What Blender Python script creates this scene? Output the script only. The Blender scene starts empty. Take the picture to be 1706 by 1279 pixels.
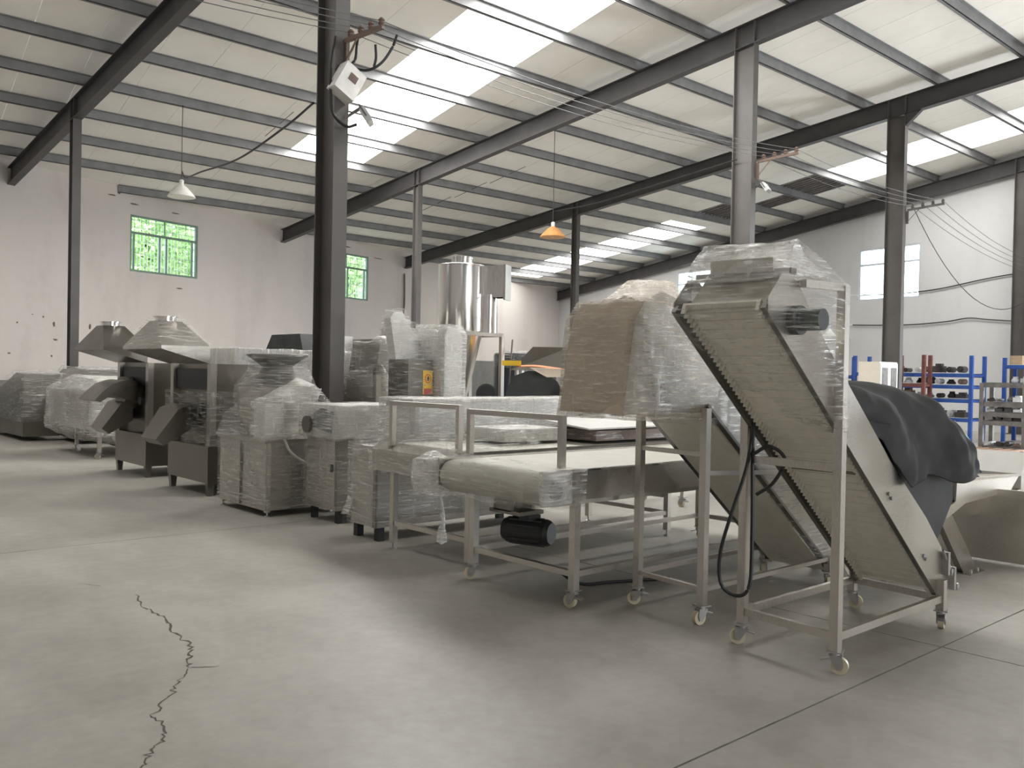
import bpy, bmesh, math, random
from mathutils import Vector, Matrix, noise
SC = bpy.context.scene
COL = SC.collection
random.seed(7)
# ---------------------------------------------------------------- camera, world, lights, exposure
YAW, PITCH, ROLL, FPX = math.radians(48.0920), math.radians(-0.66393), math.radians(1.11013), 1480.798
EYE = Vector((0, 0, 1.6))
fw = Vector((math.cos(YAW)*math.cos(PITCH), math.sin(YAW)*math.cos(PITCH), math.sin(PITCH)))
r0 = Vector((math.sin(YAW), -math.cos(YAW), 0)); u0 = r0.cross(fw)
rt = r0*math.cos(ROLL) + u0*math.sin(ROLL); up = -r0*math.sin(ROLL) + u0*math.cos(ROLL)
cam = bpy.data.cameras.new('camera'); cam.sensor_width = 36; cam.sensor_fit = 'HORIZONTAL'
cam.lens = FPX/1706*36; cam.clip_start = .05; cam.clip_end = 300
co = bpy.data.objects.new('camera', cam); COL.objects.link(co)
m3 = Matrix((rt, up, -fw)).transposed()
co.matrix_world = Matrix.Translation(EYE) @ m3.to_4x4()
SC.camera = co
w = bpy.data.worlds.new('sky'); SC.world = w; w.use_nodes = True
bg = w.node_tree.nodes['Background']; bg.inputs[0].default_value = (.80, .90, 1.0, 1); bg.inputs[1].default_value = 5.0
SKYLIGHT = 11.0
SC.view_settings.view_transform = 'Standard'; SC.view_settings.look = 'None'
SC.view_settings.exposure = 0.80; SC.view_settings.gamma = 1.0; SC.view_settings.use_curve_mapping = False

def area(name, loc, rot, sx, sy, power, col=(1, 1, 1)):
    l = bpy.data.lights.new(name, 'AREA'); l.shape = 'RECTANGLE'; l.size = sx; l.size_y = sy; l.energy = power; l.color = col
    o = bpy.data.objects.new(name, l); COL.objects.link(o); o.location = loc; o.rotation_euler = rot
    return o
# daylight entering through the open gable door beyond the frame; the rear light is added fill, no door
area('door_daylight', (28.4, 1.0, 2.4), (math.radians(90), 0, math.radians(90+9)), 4.2, 4.4, 1000, (.93, .97, 1))
area('rear_fill', (8.0, -26.6, 2.6), (math.radians(90), 0, 0), 9.0, 5.0, 1800, (.95, .98, 1))

# ---------------------------------------------------------------- helpers
MATS = {}
def nodes(name):
    m = bpy.data.materials.new(name); m.use_nodes = True; nt = m.node_tree
    MATS[name] = m
    return m, nt, nt.nodes['Principled BSDF'], nt.nodes['Material Output']
def N(nt, t, **k):
    n = nt.nodes.new(t)
    for a, v in k.items():
        if a[0] == 'i' and a[1:].isdigit(): n.inputs[int(a[1:])].default_value = v
        elif a in n.inputs: n.inputs[a].default_value = v
        else: setattr(n, a, v)
    return n
def ramp(nt, src, stops):
    r = nt.nodes.new('ShaderNodeValToRGB'); nt.links.new(src, r.inputs[0])
    e = r.color_ramp.elements
    while len(e) < len(stops): e.new(.5)
    for i, (p, c) in enumerate(stops):
        e[i].position = p; e[i].color = (*c, 1) if len(c) == 3 else c
    return r.outputs[0]
def coords(nt, scale=(1, 1, 1), rot=(0, 0, 0)):
    tc = nt.nodes.new('ShaderNodeNewGeometry'); mp = nt.nodes.new('ShaderNodeMapping')
    mp.inputs['Scale'].default_value = scale; mp.inputs['Rotation'].default_value = rot
    nt.links.new(tc.outputs['Position'], mp.inputs[0]); return mp.outputs[0]
def noise_tex(nt, vec, scale, detail=4, rough=.55):
    n = N(nt, 'ShaderNodeTexNoise', Scale=scale, Detail=detail, Roughness=rough); nt.links.new(vec, n.inputs['Vector']); return n.outputs[0]
def bump(nt, h, strength, dist, bsdf):
    b = N(nt, 'ShaderNodeBump', Strength=strength, Distance=dist); nt.links.new(h, b.inputs['Height']); nt.links.new(b.outputs[0], bsdf.inputs['Normal']); return b
def plain(name, col, rough=.5, metal=0.0, var=.12, scale=6, bumps=0.0, spec=.5):
    m, nt, b, o = nodes(name)
    v = coords(nt); n = noise_tex(nt, v, scale)
    lo = tuple(max(0, c*(1-var)) for c in col); hi = tuple(min(1, c*(1+var)) for c in col)
    nt.links.new(ramp(nt, n, [(.3, lo), (.7, hi)]), b.inputs['Base Color'])
    b.inputs['Roughness'].default_value = rough; b.inputs['Metallic'].default_value = metal; b.inputs['Specular IOR Level'].default_value = spec
    if bumps: bump(nt, n, bumps, .02, b)
    return m
def steel(name, col, rough, streak=(1, 1, 12), var=.15):
    m, nt, b, o = nodes(name)
    v = coords(nt, streak); n = noise_tex(nt, v, 30, 3); n2 = noise_tex(nt, coords(nt), 1.3, 3)
    mx = N(nt, 'ShaderNodeMath', operation='ADD'); nt.links.new(n, mx.inputs[0]); nt.links.new(n2, mx.inputs[1])
    lo = tuple(c*(1-var) for c in col); hi = tuple(min(1, c*(1+var)) for c in col)
    nt.links.new(ramp(nt, mx.outputs[0], [(.6, lo), (1.4, hi)]), b.inputs['Base Color'])
    b.inputs['Metallic'].default_value = 1
    rr = N(nt, 'ShaderNodeMapRange', i1=.3, i2=.7, i3=rough*.8, i4=rough*1.25); nt.links.new(n2, rr.inputs[0]); nt.links.new(rr.outputs[0], b.inputs['Roughness'])
    bump(nt, n, .03, .002, b)
    return m
def film(name, base=.18, streak=.55, col=(.86, .85, .82), sx=(1.5, 1.5, 26), rough=.22, rot=(0, 0, 0)):
    m, nt, b, o = nodes(name)
    n = noise_tex(nt, coords(nt, sx, rot), 2.2, 6, .62)
    n2 = noise_tex(nt, coords(nt, (1, 1, 1)), 1.7, 3)
    n3 = noise_tex(nt, coords(nt, (16, 16, 2.2), (.9, .75, .3)), 1.5, 5, .6)
    a1 = ramp(nt, n, [(.50, (0, 0, 0)), (.68, (1, 1, 1))]); a3 = ramp(nt, n3, [(.57, (0, 0, 0)), (.72, (.6, .6, .6))])
    mxx = N(nt, 'ShaderNodeMath', operation='MAXIMUM'); nt.links.new(a1, mxx.inputs[0]); nt.links.new(a3, mxx.inputs[1])
    mm = N(nt, 'ShaderNodeMath', operation='MULTIPLY'); nt.links.new(mxx.outputs[0], mm.inputs[0]); nt.links.new(n2, mm.inputs[1])
    ma = N(nt, 'ShaderNodeMath', operation='MULTIPLY_ADD', i1=streak*1.7, i2=base, use_clamp=True); nt.links.new(mm.outputs[0], ma.inputs[0])
    b.inputs['Base Color'].default_value = (*col, 1); b.inputs['Roughness'].default_value = rough; b.inputs['Specular IOR Level'].default_value = .6
    ad = N(nt, 'ShaderNodeMath', operation='ADD'); nt.links.new(n, ad.inputs[0]); nt.links.new(n3, ad.inputs[1])
    bump(nt, ad.outputs[0], .55, .03, b)
    t = nt.nodes.new('ShaderNodeBsdfTransparent'); mix = nt.nodes.new('ShaderNodeMixShader')
    nt.links.new(ma.outputs[0], mix.inputs[0]); nt.links.new(t.outputs[0], mix.inputs[1]); nt.links.new(b.outputs[0], mix.inputs[2]); nt.links.new(mix.outputs[0], o.inputs[0])
    return m

class MB:
    def __init__(s): s.v = []; s.f = []
    def poly(s, pts, faces):
        k = len(s.v); s.v += [Vector(p) for p in pts]; s.f += [tuple(i+k for i in f) for f in faces]; return s
    def box(s, x0, x1, y0, y1, z0, z1):
        return s.poly([(x0, y0, z0), (x1, y0, z0), (x1, y1, z0), (x0, y1, z0), (x0, y0, z1), (x1, y0, z1), (x1, y1, z1), (x0, y1, z1)],
                      [(0, 3, 2, 1), (4, 5, 6, 7), (0, 1, 5, 4), (1, 2, 6, 5), (2, 3, 7, 6), (3, 0, 4, 7)])
    def beam(s, p, q, w, h, ref=(0, 0, 1)):
        p, q = Vector(p), Vector(q); d = (q-p).normalized(); ref = Vector(ref)
        if abs(d.dot(ref)) > .98: ref = Vector((1, 0, 0))
        a = d.cross(ref).normalized(); b = a.cross(d).normalized(); pts = []
        for c in (p, q):
            for i, j in ((-1, -1), (1, -1), (1, 1), (-1, 1)): pts.append(c + a*(i*w/2) + b*(j*h/2))
        return s.poly(pts, [(0, 3, 2, 1), (4, 5, 6, 7), (0, 1, 5, 4), (1, 2, 6, 5), (2, 3, 7, 6), (3, 0, 4, 7)])
    def cyl(s, p, q, r, r2=None, n=16, caps=True):
        p, q = Vector(p), Vector(q); d = (q-p).normalized(); r2 = r if r2 is None else r2
        ref = Vector((0, 0, 1)) if abs(d.z) < .95 else Vector((1, 0, 0)); a = d.cross(ref).normalized(); b = d.cross(a)
        pts = [p + a*math.cos(t)*r + b*math.sin(t)*r for t in [2*math.pi*i/n for i in range(n)]] + [q + a*math.cos(t)*r2 + b*math.sin(t)*r2 for t in [2*math.pi*i/n for i in range(n)]]
        fs = [(i, (i+1) % n, n+(i+1) % n, n+i) for i in range(n)]
        if caps: fs += [tuple(range(n-1, -1, -1)), tuple(range(n, 2*n))]
        return s.poly(pts, fs)
    def prism(s, prof, y0, y1, ax='y'):          # profile of (x,z) extruded along y, or of (y,z) along x, or (x,y) along z
        n = len(prof); mk = {'y': lambda a, b, t: (a, t, b), 'x': lambda a, b, t: (t, a, b), 'z': lambda a, b, t: (a, b, t)}[ax]
        pts = [mk(a, b, y0) for a, b in prof] + [mk(a, b, y1) for a, b in prof]
        return s.poly(pts, [tuple(range(n-1, -1, -1)), tuple(range(n, 2*n))] + [(i, (i+1) % n, n+(i+1) % n, n+i) for i in range(n)])
    def rings(s, loops, closed=True):            # skin between loops of equal length, capped
        n = len(loops[0]); k = len(s.v)
        for l in loops: s.v += [Vector(p) for p in l]
        for j in range(len(loops)-1):
            for i in range(n): s.f.append((k+j*n+i, k+j*n+(i+1) % n, k+(j+1)*n+(i+1) % n, k+(j+1)*n+i))
        if closed: s.f += [tuple(k+i for i in range(n-1, -1, -1)), tuple(k+(len(loops)-1)*n+i for i in range(n))]
        return s
    def lathe(s, c, prof, n=28, axis=None):      # prof: (r, z) above centre c
        return s.rings([[(c[0]+r*math.cos(2*math.pi*i/n), c[1]+r*math.sin(2*math.pi*i/n), c[2]+z) for i in range(n)] for r, z in prof])
    def tube(s, pts, r, n=8):
        pts = [Vector(p) for p in pts]; loops = []
        for i, p in enumerate(pts):
            d = (pts[min(i+1, len(pts)-1)]-pts[max(i-1, 0)]).normalized(); ref = Vector((0, 0, 1)) if abs(d.z) < .9 else Vector((1, 0, 0))
            a = d.cross(ref).normalized(); b = d.cross(a)
            loops.append([p + a*math.cos(2*math.pi*j/n)*r + b*math.sin(2*math.pi*j/n)*r for j in range(n)])
        return s.rings(loops)
    def build(s, name, mat, parent=None, smooth=True):
        o = None
        org = WORLD_OF.get(parent, Vector((0, 0, 0))) if parent else Vector((0, 0, 0))
        if parent is None and s.v:
            xs = [p.x for p in s.v]; ys = [p.y for p in s.v]; zs = [p.z for p in s.v]
            org = Vector(((min(xs)+max(xs))/2, (min(ys)+max(ys))/2, min(zs)))
        me = bpy.data.meshes.new(name); me.from_pydata([tuple(p-org) for p in s.v], [], s.f)
        bm = bmesh.new(); bm.from_mesh(me); bmesh.ops.recalc_face_normals(bm, faces=bm.faces); bm.to_mesh(me); bm.free()
        if mat: me.materials.append(MATS[mat])
        if smooth:
            for p in me.polygons: p.use_smooth = True
            me.set_sharp_from_angle(angle=math.radians(32))
        o = bpy.data.objects.new(name, me); COL.objects.link(o)
        WORLD_OF[o] = org
        if parent: o.parent = parent
        else: o.location = org
        return o
WORLD_OF = {}
def tag(o, label=None, cat=None, group=None, kind=None):
    if label: o['label'] = label
    if cat: o['category'] = cat
    if group: o['group'] = group
    if kind: o['kind'] = kind
    return o
def thing(name, label, cat, loc, group=None):
    o = bpy.data.objects.new(name, None); COL.objects.link(o); o.location = loc; o.empty_display_size = .1
    WORLD_OF[o] = Vector(loc); return tag(o, label, cat, group)
def struct(mb, name, mat, label=None, cat=None):
    return tag(mb.build(name, mat), label, cat, None, 'structure')
def inst(name, me, parent, loc, rz=0, scale=1):
    o = bpy.data.objects.new(name, me); COL.objects.link(o); o.parent = parent
    o.location = Vector(loc)-WORLD_OF[parent]; o.rotation_euler = (0, 0, rz); o.scale = (scale,)*3
    WORLD_OF[o] = Vector(loc); return o
def bez(p0, p1, p2, n=14, p3=None):
    out = []
    for i in range(n+1):
        t = i/n
        if p3 is None: out.append(Vector(p0)*(1-t)**2 + Vector(p1)*2*t*(1-t) + Vector(p2)*t*t)
        else: out.append(Vector(p0)*(1-t)**3 + Vector(p1)*3*t*(1-t)**2 + Vector(p2)*3*t*t*(1-t) + Vector(p3)*t**3)
    return out
def path(*pts, n=10):                            # smooth curve through points
    P = [Vector(p) for p in pts]; P = [P[0]*2-P[1]] + P + [P[-1]*2-P[-2]]; out = []
    for i in range(1, len(P)-2):
        a, b, c, d = P[i-1:i+3]
        for k in range(n):
            t = k/n; out.append(.5*((2*b) + (c-a)*t + (2*a-5*b+4*c-d)*t*t + (3*b-a-3*c+d)*t**3))
    return out + [P[-2]]
def wrap(parent, pts, mat, name='plastic_wrap', seg=.09, amp=.012, seed=0, label=None, grow=.012):
    bm = bmesh.new(); c = sum((Vector(p) for p in pts), Vector())/len(pts)
    for p in pts:
        p = Vector(p); d = (p-c); bm.verts.new(p + d.normalized()*grow)
    r = bmesh.ops.convex_hull(bm, input=bm.verts)
    junk = [e for e in r['geom_interior'] if isinstance(e, bmesh.types.BMVert)] + [e for e in r['geom_unused'] if isinstance(e, bmesh.types.BMVert)]
    bmesh.ops.delete(bm, geom=list(set(junk)), context='VERTS')
    for _ in range(7):
        es = [e for e in bm.edges if e.calc_length() > seg*1.5]
        if not es or len(bm.edges) > 14000: break
        bmesh.ops.subdivide_edges(bm, edges=es, cuts=1); bmesh.ops.triangulate(bm, faces=[f for f in bm.faces if len(f.verts) > 3])
    bm.normal_update(); off = Vector((seed*3.1, seed*7.7, seed))
    for v in bm.verts:
        q = v.co*4.2+off; a = noise.noise(q); b = noise.noise(Vector((v.co.x*9, v.co.y*9, v.co.z*22))+off)
        v.co += v.normal*(amp*(a*1.3-.35) + amp*.45*b)
    org = WORLD_OF[parent]
    for v in bm.verts: v.co -= org
    me = bpy.data.meshes.new(name); bm.to_mesh(me); bm.free(); me.materials.append(MATS[mat])
    for p in me.polygons: p.use_smooth = True
    o = bpy.data.objects.new(name, me); COL.objects.link(o); o.parent = parent; WORLD_OF[o] = org
    if label: o['label'] = label
    return o
def bx8(x0, x1, y0, y1, z0, z1):
    return [(x, y, z) for x in (x0, x1) for y in (y0, y1) for z in (z0, z1)]

# ---------------------------------------------------------------- materials
def concrete():
    m, nt, b, o = nodes('concrete')
    v = coords(nt); n1 = noise_tex(nt, v, .55, 6, .6); n2 = noise_tex(nt, v, 9, 5, .65); n3 = noise_tex(nt, coords(nt, (1, .35, 1), (0, 0, .7)), 2.0, 4)
    a = N(nt, 'ShaderNodeMath', operation='MULTIPLY_ADD', i1=.35); nt.links.new(n2, a.inputs[0]); nt.links.new(n1, a.inputs[2])
    a2 = N(nt, 'ShaderNodeMath', operation='MULTIPLY_ADD', i1=.35); nt.links.new(n3, a2.inputs[0]); nt.links.new(a.outputs[0], a2.inputs[2])
    nt.links.new(ramp(nt, a2.outputs[0], [(.62, (.255, .238, .21)), (.85, (.34, .322, .288)), (1.0, (.40, .38, .345))]), b.inputs['Base Color'])
    rr = N(nt, 'ShaderNodeMapRange', i1=.35, i2=.7, i3=.42, i4=.62); nt.links.new(n1, rr.inputs[0]); nt.links.new(rr.outputs[0], b.inputs['Roughness'])
    b.inputs['Specular IOR Level'].default_value = .35
    bump(nt, n2, .08, .01, b)
concrete()
def wallpaint(name, col, stain):
    m, nt, b, o = nodes(name)
    n1 = noise_tex(nt, coords(nt, (1, 1, .25)), .8, 6, .6); n2 = noise_tex(nt, coords(nt), 5, 4)
    a = N(nt, 'ShaderNodeMath', operation='MULTIPLY_ADD', i1=.25); nt.links.new(n2, a.inputs[0]); nt.links.new(n1, a.inputs[2])
    nt.links.new(ramp(nt, a.outputs[0], [(.40, stain), (.58, col), (.9, tuple(min(1, c*1.05) for c in col))]), b.inputs['Base Color'])
    b.inputs['Roughness'].default_value = .85; b.inputs['Specular IOR Level'].default_value = .2; bump(nt, n2, .05, .01, b)
wallpaint('wall_plaster', (.66, .615, .585), (.60, .555, .525)); wallpaint('wall_panel', (.64, .638, .635), (.60, .597, .594))
wallpaint('dado_paint', (.20, .20, .19), (.15, .15, .14))
wallpaint('roof_sheet', (.87, .845, .80), (.82, .79, .75))
plain('joint_dark', (.08, .07, .06), .9); plain('crack_dark', (.10, .088, .078), .95)
plain('old_batten', (.28, .21, .16), .8, var=.3, scale=3)
plain('column_paint', (.088, .080, .075), .5, var=.15, scale=2); plain('rafter_paint', (.062, .058, .060), .5, var=.15, scale=2)
plain('purlin_paint', (.22, .22, .225), .5, .2, var=.15, scale=3)
steel('stainless', (.46, .44, .405), .32); steel('stainless_dark', (.205, .192, .172), .32); steel('stainless_bright', (.72, .70, .68), .16, (1, 1, .4))
steel('stainless_light', (.70, .67, .62), .36); steel('stainless_frame', (.52, .49, .455), .38, (6, 6, 1)); steel('galvanised', (.55, .56, .57), .45)
film('film', .09, .72, sx=(2, 2, 34), rough=.14); film('film_dense', .30, .75, (.84, .825, .79), sx=(2, 2, 34), rough=.16); film('film_light', .05, .60, sx=(2, 2, 30), rough=.12)
film('film_vertical', .2, .8, (.85, .84, .81), (11, 11, 1.2)); film('film_tan', .30, .6, (.62, .54, .44), (3, 3, 30), .3)
plain('belt_cream', (.43, .413, .357), .55, var=.06, scale=5); plain('slat_cream', (.82, .78, .69), .5, var=.05, scale=12); plain('cover_tan', (.52, .44, .34), .7, var=.1, scale=5)
plain('sheet_white', (.60, .59, .565), .35, var=.05); plain('sheet_cream', (.62, .59, .52), .5, var=.06)
plain('black_plastic', (.02, .02, .022), .45); plain('black_rubber', (.025, .026, .026), .7, var=.3); plain('dark_cover', (.045, .05, .05), .6, var=.3, scale=4)
plain('canvas_grey', (.060, .062, .063), .9, var=.22, scale=4, bumps=.15, spec=.15)
plain('canvas_pale', (.10, .103, .10), .85, var=.15, scale=4, spec=.2)
plain('rack_blue', (.022, .085, .36), .45, var=.2, scale=5); plain('rack_rust', (.16, .055, .045), .7, var=.3); plain('iron_grey', (.16, .15, .145), .6, .4, var=.3)
plain('cabinet_beige', (.62, .57, .49), .5, var=.05); plain('cabinet_white', (.78, .78, .77), .45, var=.04)
plain('cardboard', (.50, .37, .24), .85, var=.1); plain('card_pale', (.62, .52, .42), .85, var=.1); plain('orange_card', (.45, .16, .06), .8)
plain('yellow_plastic', (.85, .55, .03), .45); plain('sticker_yellow', (.80, .52, .03), .5); plain('sticker_red', (.55, .07, .04), .5); plain('ink', (.01, .01, .01), .6)
plain('caster_cream', (.58, .52, .38), .5); plain('zinc', (.42, .41, .40), .4, .8)
plain('enamel_white', (.72, .70, .66), .3); plain('rust_pipe', (.15, .10, .08), .7); plain('window_green', (.20, .29, .24), .5); plain('window_white', (.62, .66, .72), .4)
plain('bar_white', (.72, .76, .74), .5); plain('leaf_green', (.26, .48, .13), .6, var=.5, scale=3); plain('leaf_pale', (.52, .70, .32), .6, var=.4, scale=3); plain('bark', (.10, .07, .05), .9)
plain('drum_navy', (.02, .024, .035), .35); plain('pallet_wood', (.42, .28, .20), .85, var=.2); plain('cable_black', (.012, .012, .012), .5); plain('wire_grey', (.10, .10, .10), .5)
plain('parts_dark', (.06, .055, .055), .5, .5, var=.4); plain('parts_brown', (.16, .11, .09), .7, var=.4); plain('parts_pale', (.55, .56, .58), .5, var=.2); plain('parts_green', (.38, .60, .47), .5); plain('meter_white', (.75, .73, .70), .4); plain('lamp_amber', (.55, .27, .10), .4)  # the amber lamp colour is even and does not emit
plain('outdoor_ground', (.22, .24, .16), .95)
def glass(name, tint, fac):
    m, nt, b, o = nodes(name); g = N(nt, 'ShaderNodeBsdfGlossy', Roughness=.05); t = N(nt, 'ShaderNodeBsdfTransparent'); t.inputs[0].default_value = (*tint, 1)
    mx = N(nt, 'ShaderNodeMixShader', i0=fac); nt.links.new(t.outputs[0], mx.inputs[1]); nt.links.new(g.outputs[0], mx.inputs[2]); nt.links.new(mx.outputs[0], o.inputs[0])
glass('window_glass', (.93, .97, .94), .06); glass('cabinet_glass', (.55, .60, .58), .12)
def skymat(name, k):
    m, nt, b, o = nodes(name); e = nt.nodes.new('ShaderNodeEmission'); e.inputs[0].default_value = (1, .985, .95, 1); e.inputs[1].default_value = SKYLIGHT*k
    nt.links.new(e.outputs[0], o.inputs[0])
skymat('skylight_sheet', 1.0); skymat('skylight_dim', .45); skymat('skylight_faint', .22)  # weaker copies: glow turned down to balance wall and floor light, not dirt
# ---------------------------------------------------------------- the building
S = 10.3; YA = 21.484; XR = [5.992, 15.408, 22.107]; ZB, SL = 6.2014, .10354
X4, K4, KW, RD, PH = 34.880, -.16522, .26835, .466, .22
YW = lambda x: 31.265 + KW*(x-20.7)
YW4 = YW(X4); XG = lambda y: X4 + K4*(YW4-y)
RIDGE = -2.0
def zr(y, off=0):                                 # underside of rafters (off=0) on either roof slope
    return ZB + SL*(30-(y if y >= RIDGE else 2*RIDGE-y)) + off
XL, YB = -17.0, -27.0                             # far end walls behind the viewer
# floor: slabs with joints
fl = tag(thing('floor', 'grey concrete slab floor of the factory hall', None, (0, 0, 0)), kind='structure')
base = MB().box(XL, 37, YB, 38, -.30, -.026).build('subfloor', 'joint_dark', fl)
gx = [XL] + [5.53+6.2*i for i in range(-3, 6)] + [37]; gy = [YB] + [2.23+6.2*i for i in range(-4, 6)] + [38]
gx = sorted(set(x for x in gx if XL <= x <= 37)); gy = sorted(set(y for y in gy if YB <= y <= 38))
J = .0055
def slab_edge(a, b, n, fixed, axis, sgn):         # wobbly broken joint edge
    out = []
    for i in range(n):
        t = a+(b-a)*i/n; k = fixed + sgn*(J + .0045*noise.noise(Vector((t*6, fixed*3+sgn, axis*5))))
        out.append((t, k) if axis == 0 else (k, t))
    return out
for i in range(len(gx)-1):
    for j in range(len(gy)-1):
        x0, x1, y0, y1 = gx[i], gx[i+1], gy[j], gy[j+1]; near = -3 < x0 < 12 and -3 < y0 < 12; n = 60 if near else 1
        loop = slab_edge(x0+J, x1-J, n, y0, 0, 1) + slab_edge(y0+J, y1-J, n, x1, 1, -1) + slab_edge(x1-J, x0+J, n, y1, 0, -1) + slab_edge(y1-J, y0+J, n, x0, 1, 1)
        MB().prism(loop, -.03, 0, 'z').build('slab', 'concrete', fl, smooth=False)
def ribbon(pts, w, name):
    mb = MB(); L = []
    random.seed(3)
    for i, p in enumerate(pts):
        p = Vector((p[0], p[1], 0)); d = Vector(pts[min(i+1, len(pts)-1)])-Vector(pts[max(i-1, 0)]); nn = Vector((-d.y, d.x, 0)).normalized(); ww = w*(.4+random.random())*(1 if 0 < i < len(pts)-1 else .2)
        L.append((p+nn*ww+Vector((0, 0, .0012)), p-nn*ww+Vector((0, 0, .0012))))
    for i in range(len(L)-1): mb.poly([L[i][0], L[i+1][0], L[i+1][1], L[i][1]], [(0, 1, 2, 3)])
    return mb.build(name, 'crack_dark', fl)
def jag(pts, amp, n=7):
    out = []
    for a, b in zip(pts, pts[1:]):
        for i in range(n): t = i/n; out.append((a[0]+(b[0]-a[0])*t+random.uniform(-amp, amp), a[1]+(b[1]-a[1])*t+random.uniform(-amp, amp)))
    return out+[pts[-1]]
random.seed(11)
ribbon(jag([(2.208, 6.378), (2.13, 5.95), (2.16, 5.70), (2.07, 5.35), (2.052, 5.011), (1.96, 4.80), (1.894, 4.643)], .018), .007, 'crack')
ribbon(jag([(1.894, 4.643), (1.76, 4.45), (1.66, 4.30), (1.513, 4.115), (1.50, 3.95), (1.455, 3.815), (1.34, 3.70), (1.286, 3.585), (1.22, 3.3)], .016), .0045, 'crack')
ribbon(jag([(1.894, 4.643), (2.025, 4.564)], .006), .006, 'crack'); ribbon(jag([(2.1, 6.75), (2.0, 6.95)], .006), .004, 'crack')
# walls
def wall_strip(name, mat, A, B, holes, ztop, z0=0.0, thick=.24, nrm=None, label=None):
    """vertical wall from plan point A to B; holes: (s0,s1,za,zb) as fractions 0..1 along it; ztop(s)->z"""
    A, B = Vector((*A, 0)), Vector((*B, 0)); ss = sorted({0, 1, *[h[0] for h in holes], *[h[1] for h in holes]}); mb = MB(); nrm = Vector((*nrm, 0)).normalized()*thick
    def cell(sa, sb, za, zb, zc=None, zd=None):
        zc = zb if zc is None else zc; zd = zb if zd is None else zd
        p, q = A.lerp(B, sa), A.lerp(B, sb); pts = []
        for o in (Vector(), nrm): pts += [(p.x+o.x, p.y+o.y, za), (q.x+o.x, q.y+o.y, za), (q.x+o.x, q.y+o.y, zd), (p.x+o.x, p.y+o.y, zc)]
        mb.poly(pts, [(0, 1, 2, 3), (7, 6, 5, 4), (0, 4, 5, 1), (1, 5, 6, 2), (2, 6, 7, 3), (3, 7, 4, 0)])
    for a, b in zip(ss, ss[1:]):
        hs = sorted([h for h in holes if h[0] <= a+1e-6 and h[1] >= b-1e-6], key=lambda h: h[2]); z = z0
        for h in hs: cell(a, b, z, h[2]); z = h[3]
        cell(a, b, z, None, ztop(a), ztop(b))
    return tag(mb.build(name, mat, smooth=False), label, None, None, 'structure')
xa, xb = XL, X4+.3; fx = lambda x: (x-xa)/(xb-xa)
lw = lambda s: zr(YW(xa+s*(xb-xa)), RD+PH+.02)
WIN_L = [(9.48, 11.86, 4.53, 6.27), (17.45, 19.85, 4.46, 6.25)]
wall_strip('wall_left', 'wall_plaster', (xa, YW(xa)), (xb, YW(xb)), [(fx(a), fx(b), c, d) for a, b, c, d in WIN_L], lw, 0, .24, (-KW, 1), 'stained plaster eave wall with two green barred windows')
ya, yb = YB, YW4; gpt = lambda y: (XG(y), y); fy = lambda y: (y-ya)/(yb-ya)
WIN_G = [(13.68, 16.12, 4.55, 6.45), (23.6, 25.75, 4.6, 6.45)]
# gable: split at the ridge so the top follows both slopes
yr = RIDGE; f1 = lambda y: (y-yr)/(yb-yr)
wall_strip('wall_right', 'wall_panel', gpt(yr), gpt(yb), [(f1(a), f1(b), c, d) for a, b, c, d in WIN_G] + [(f1(-1.2+.0), f1(3.2), 0, 4.6)], lambda s: zr(yr+s*(yb-yr), RD+PH+.02), 0, .24, (1, K4), 'pale panelled gable wall with white framed windows')
wall_strip('wall_right_rear', 'wall_panel', gpt(ya), gpt(yr), [], lambda s: zr(ya+s*(yr-ya)-1e-4, RD+PH+.02), 0, .24, (1, K4), 'rear half of the pale gable wall')
wall_strip('wall_near', 'wall_plaster', (XL, YB), (XL, RIDGE), [], lambda s: zr(YB+s*(RIDGE-YB)-1e-4, RD+PH+.02), 0, .24, (-1, 0), 'plaster end wall behind the viewer')
wall_strip('wall_near_front', 'wall_plaster', (XL, RIDGE), (XL, YW(XL)), [], lambda s: zr(RIDGE+s*(YW(XL)-RIDGE), RD+PH+.02), 0, .24, (-1, 0), 'plaster end wall beside the front roof slope')
wall_strip('wall_back', 'wall_plaster', (XL, YB), (XG(YB), YB), [], lambda s: zr(YB, RD+PH+.02), 0, .24, (0, -1), 'plaster eave wall behind the viewer')
# dado painted on the lower part of the left wall
def dado(xs, xe, h, nm):
    A, B = Vector((xs, YW(xs), 0)), Vector((xe, YW(xe), 0)); n = Vector((KW, -1, 0)).normalized()*.012; mb = MB()
    mb.poly([A, B, B+Vector((0, 0, h)), A+Vector((0, 0, h)), A+n, B+n, B+n+Vector((0, 0, h)), A+n+Vector((0, 0, h))], [(0, 1, 2, 3), (4, 5, 6, 7), (0, 1, 5, 4), (1, 2, 6, 5), (2, 3, 7, 6), (3, 0, 4, 7)])
    struct(mb, nm, 'dado_paint', 'grey painted dado along the foot of the plaster wall' if h < 2 else 'taller grey painted dado near the far corner of the hall')
dado(XL+.1, 13.5, 1.16, 'trim_1'); dado(13.5, X4-.2, 2.2, 'trim_2')
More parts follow.
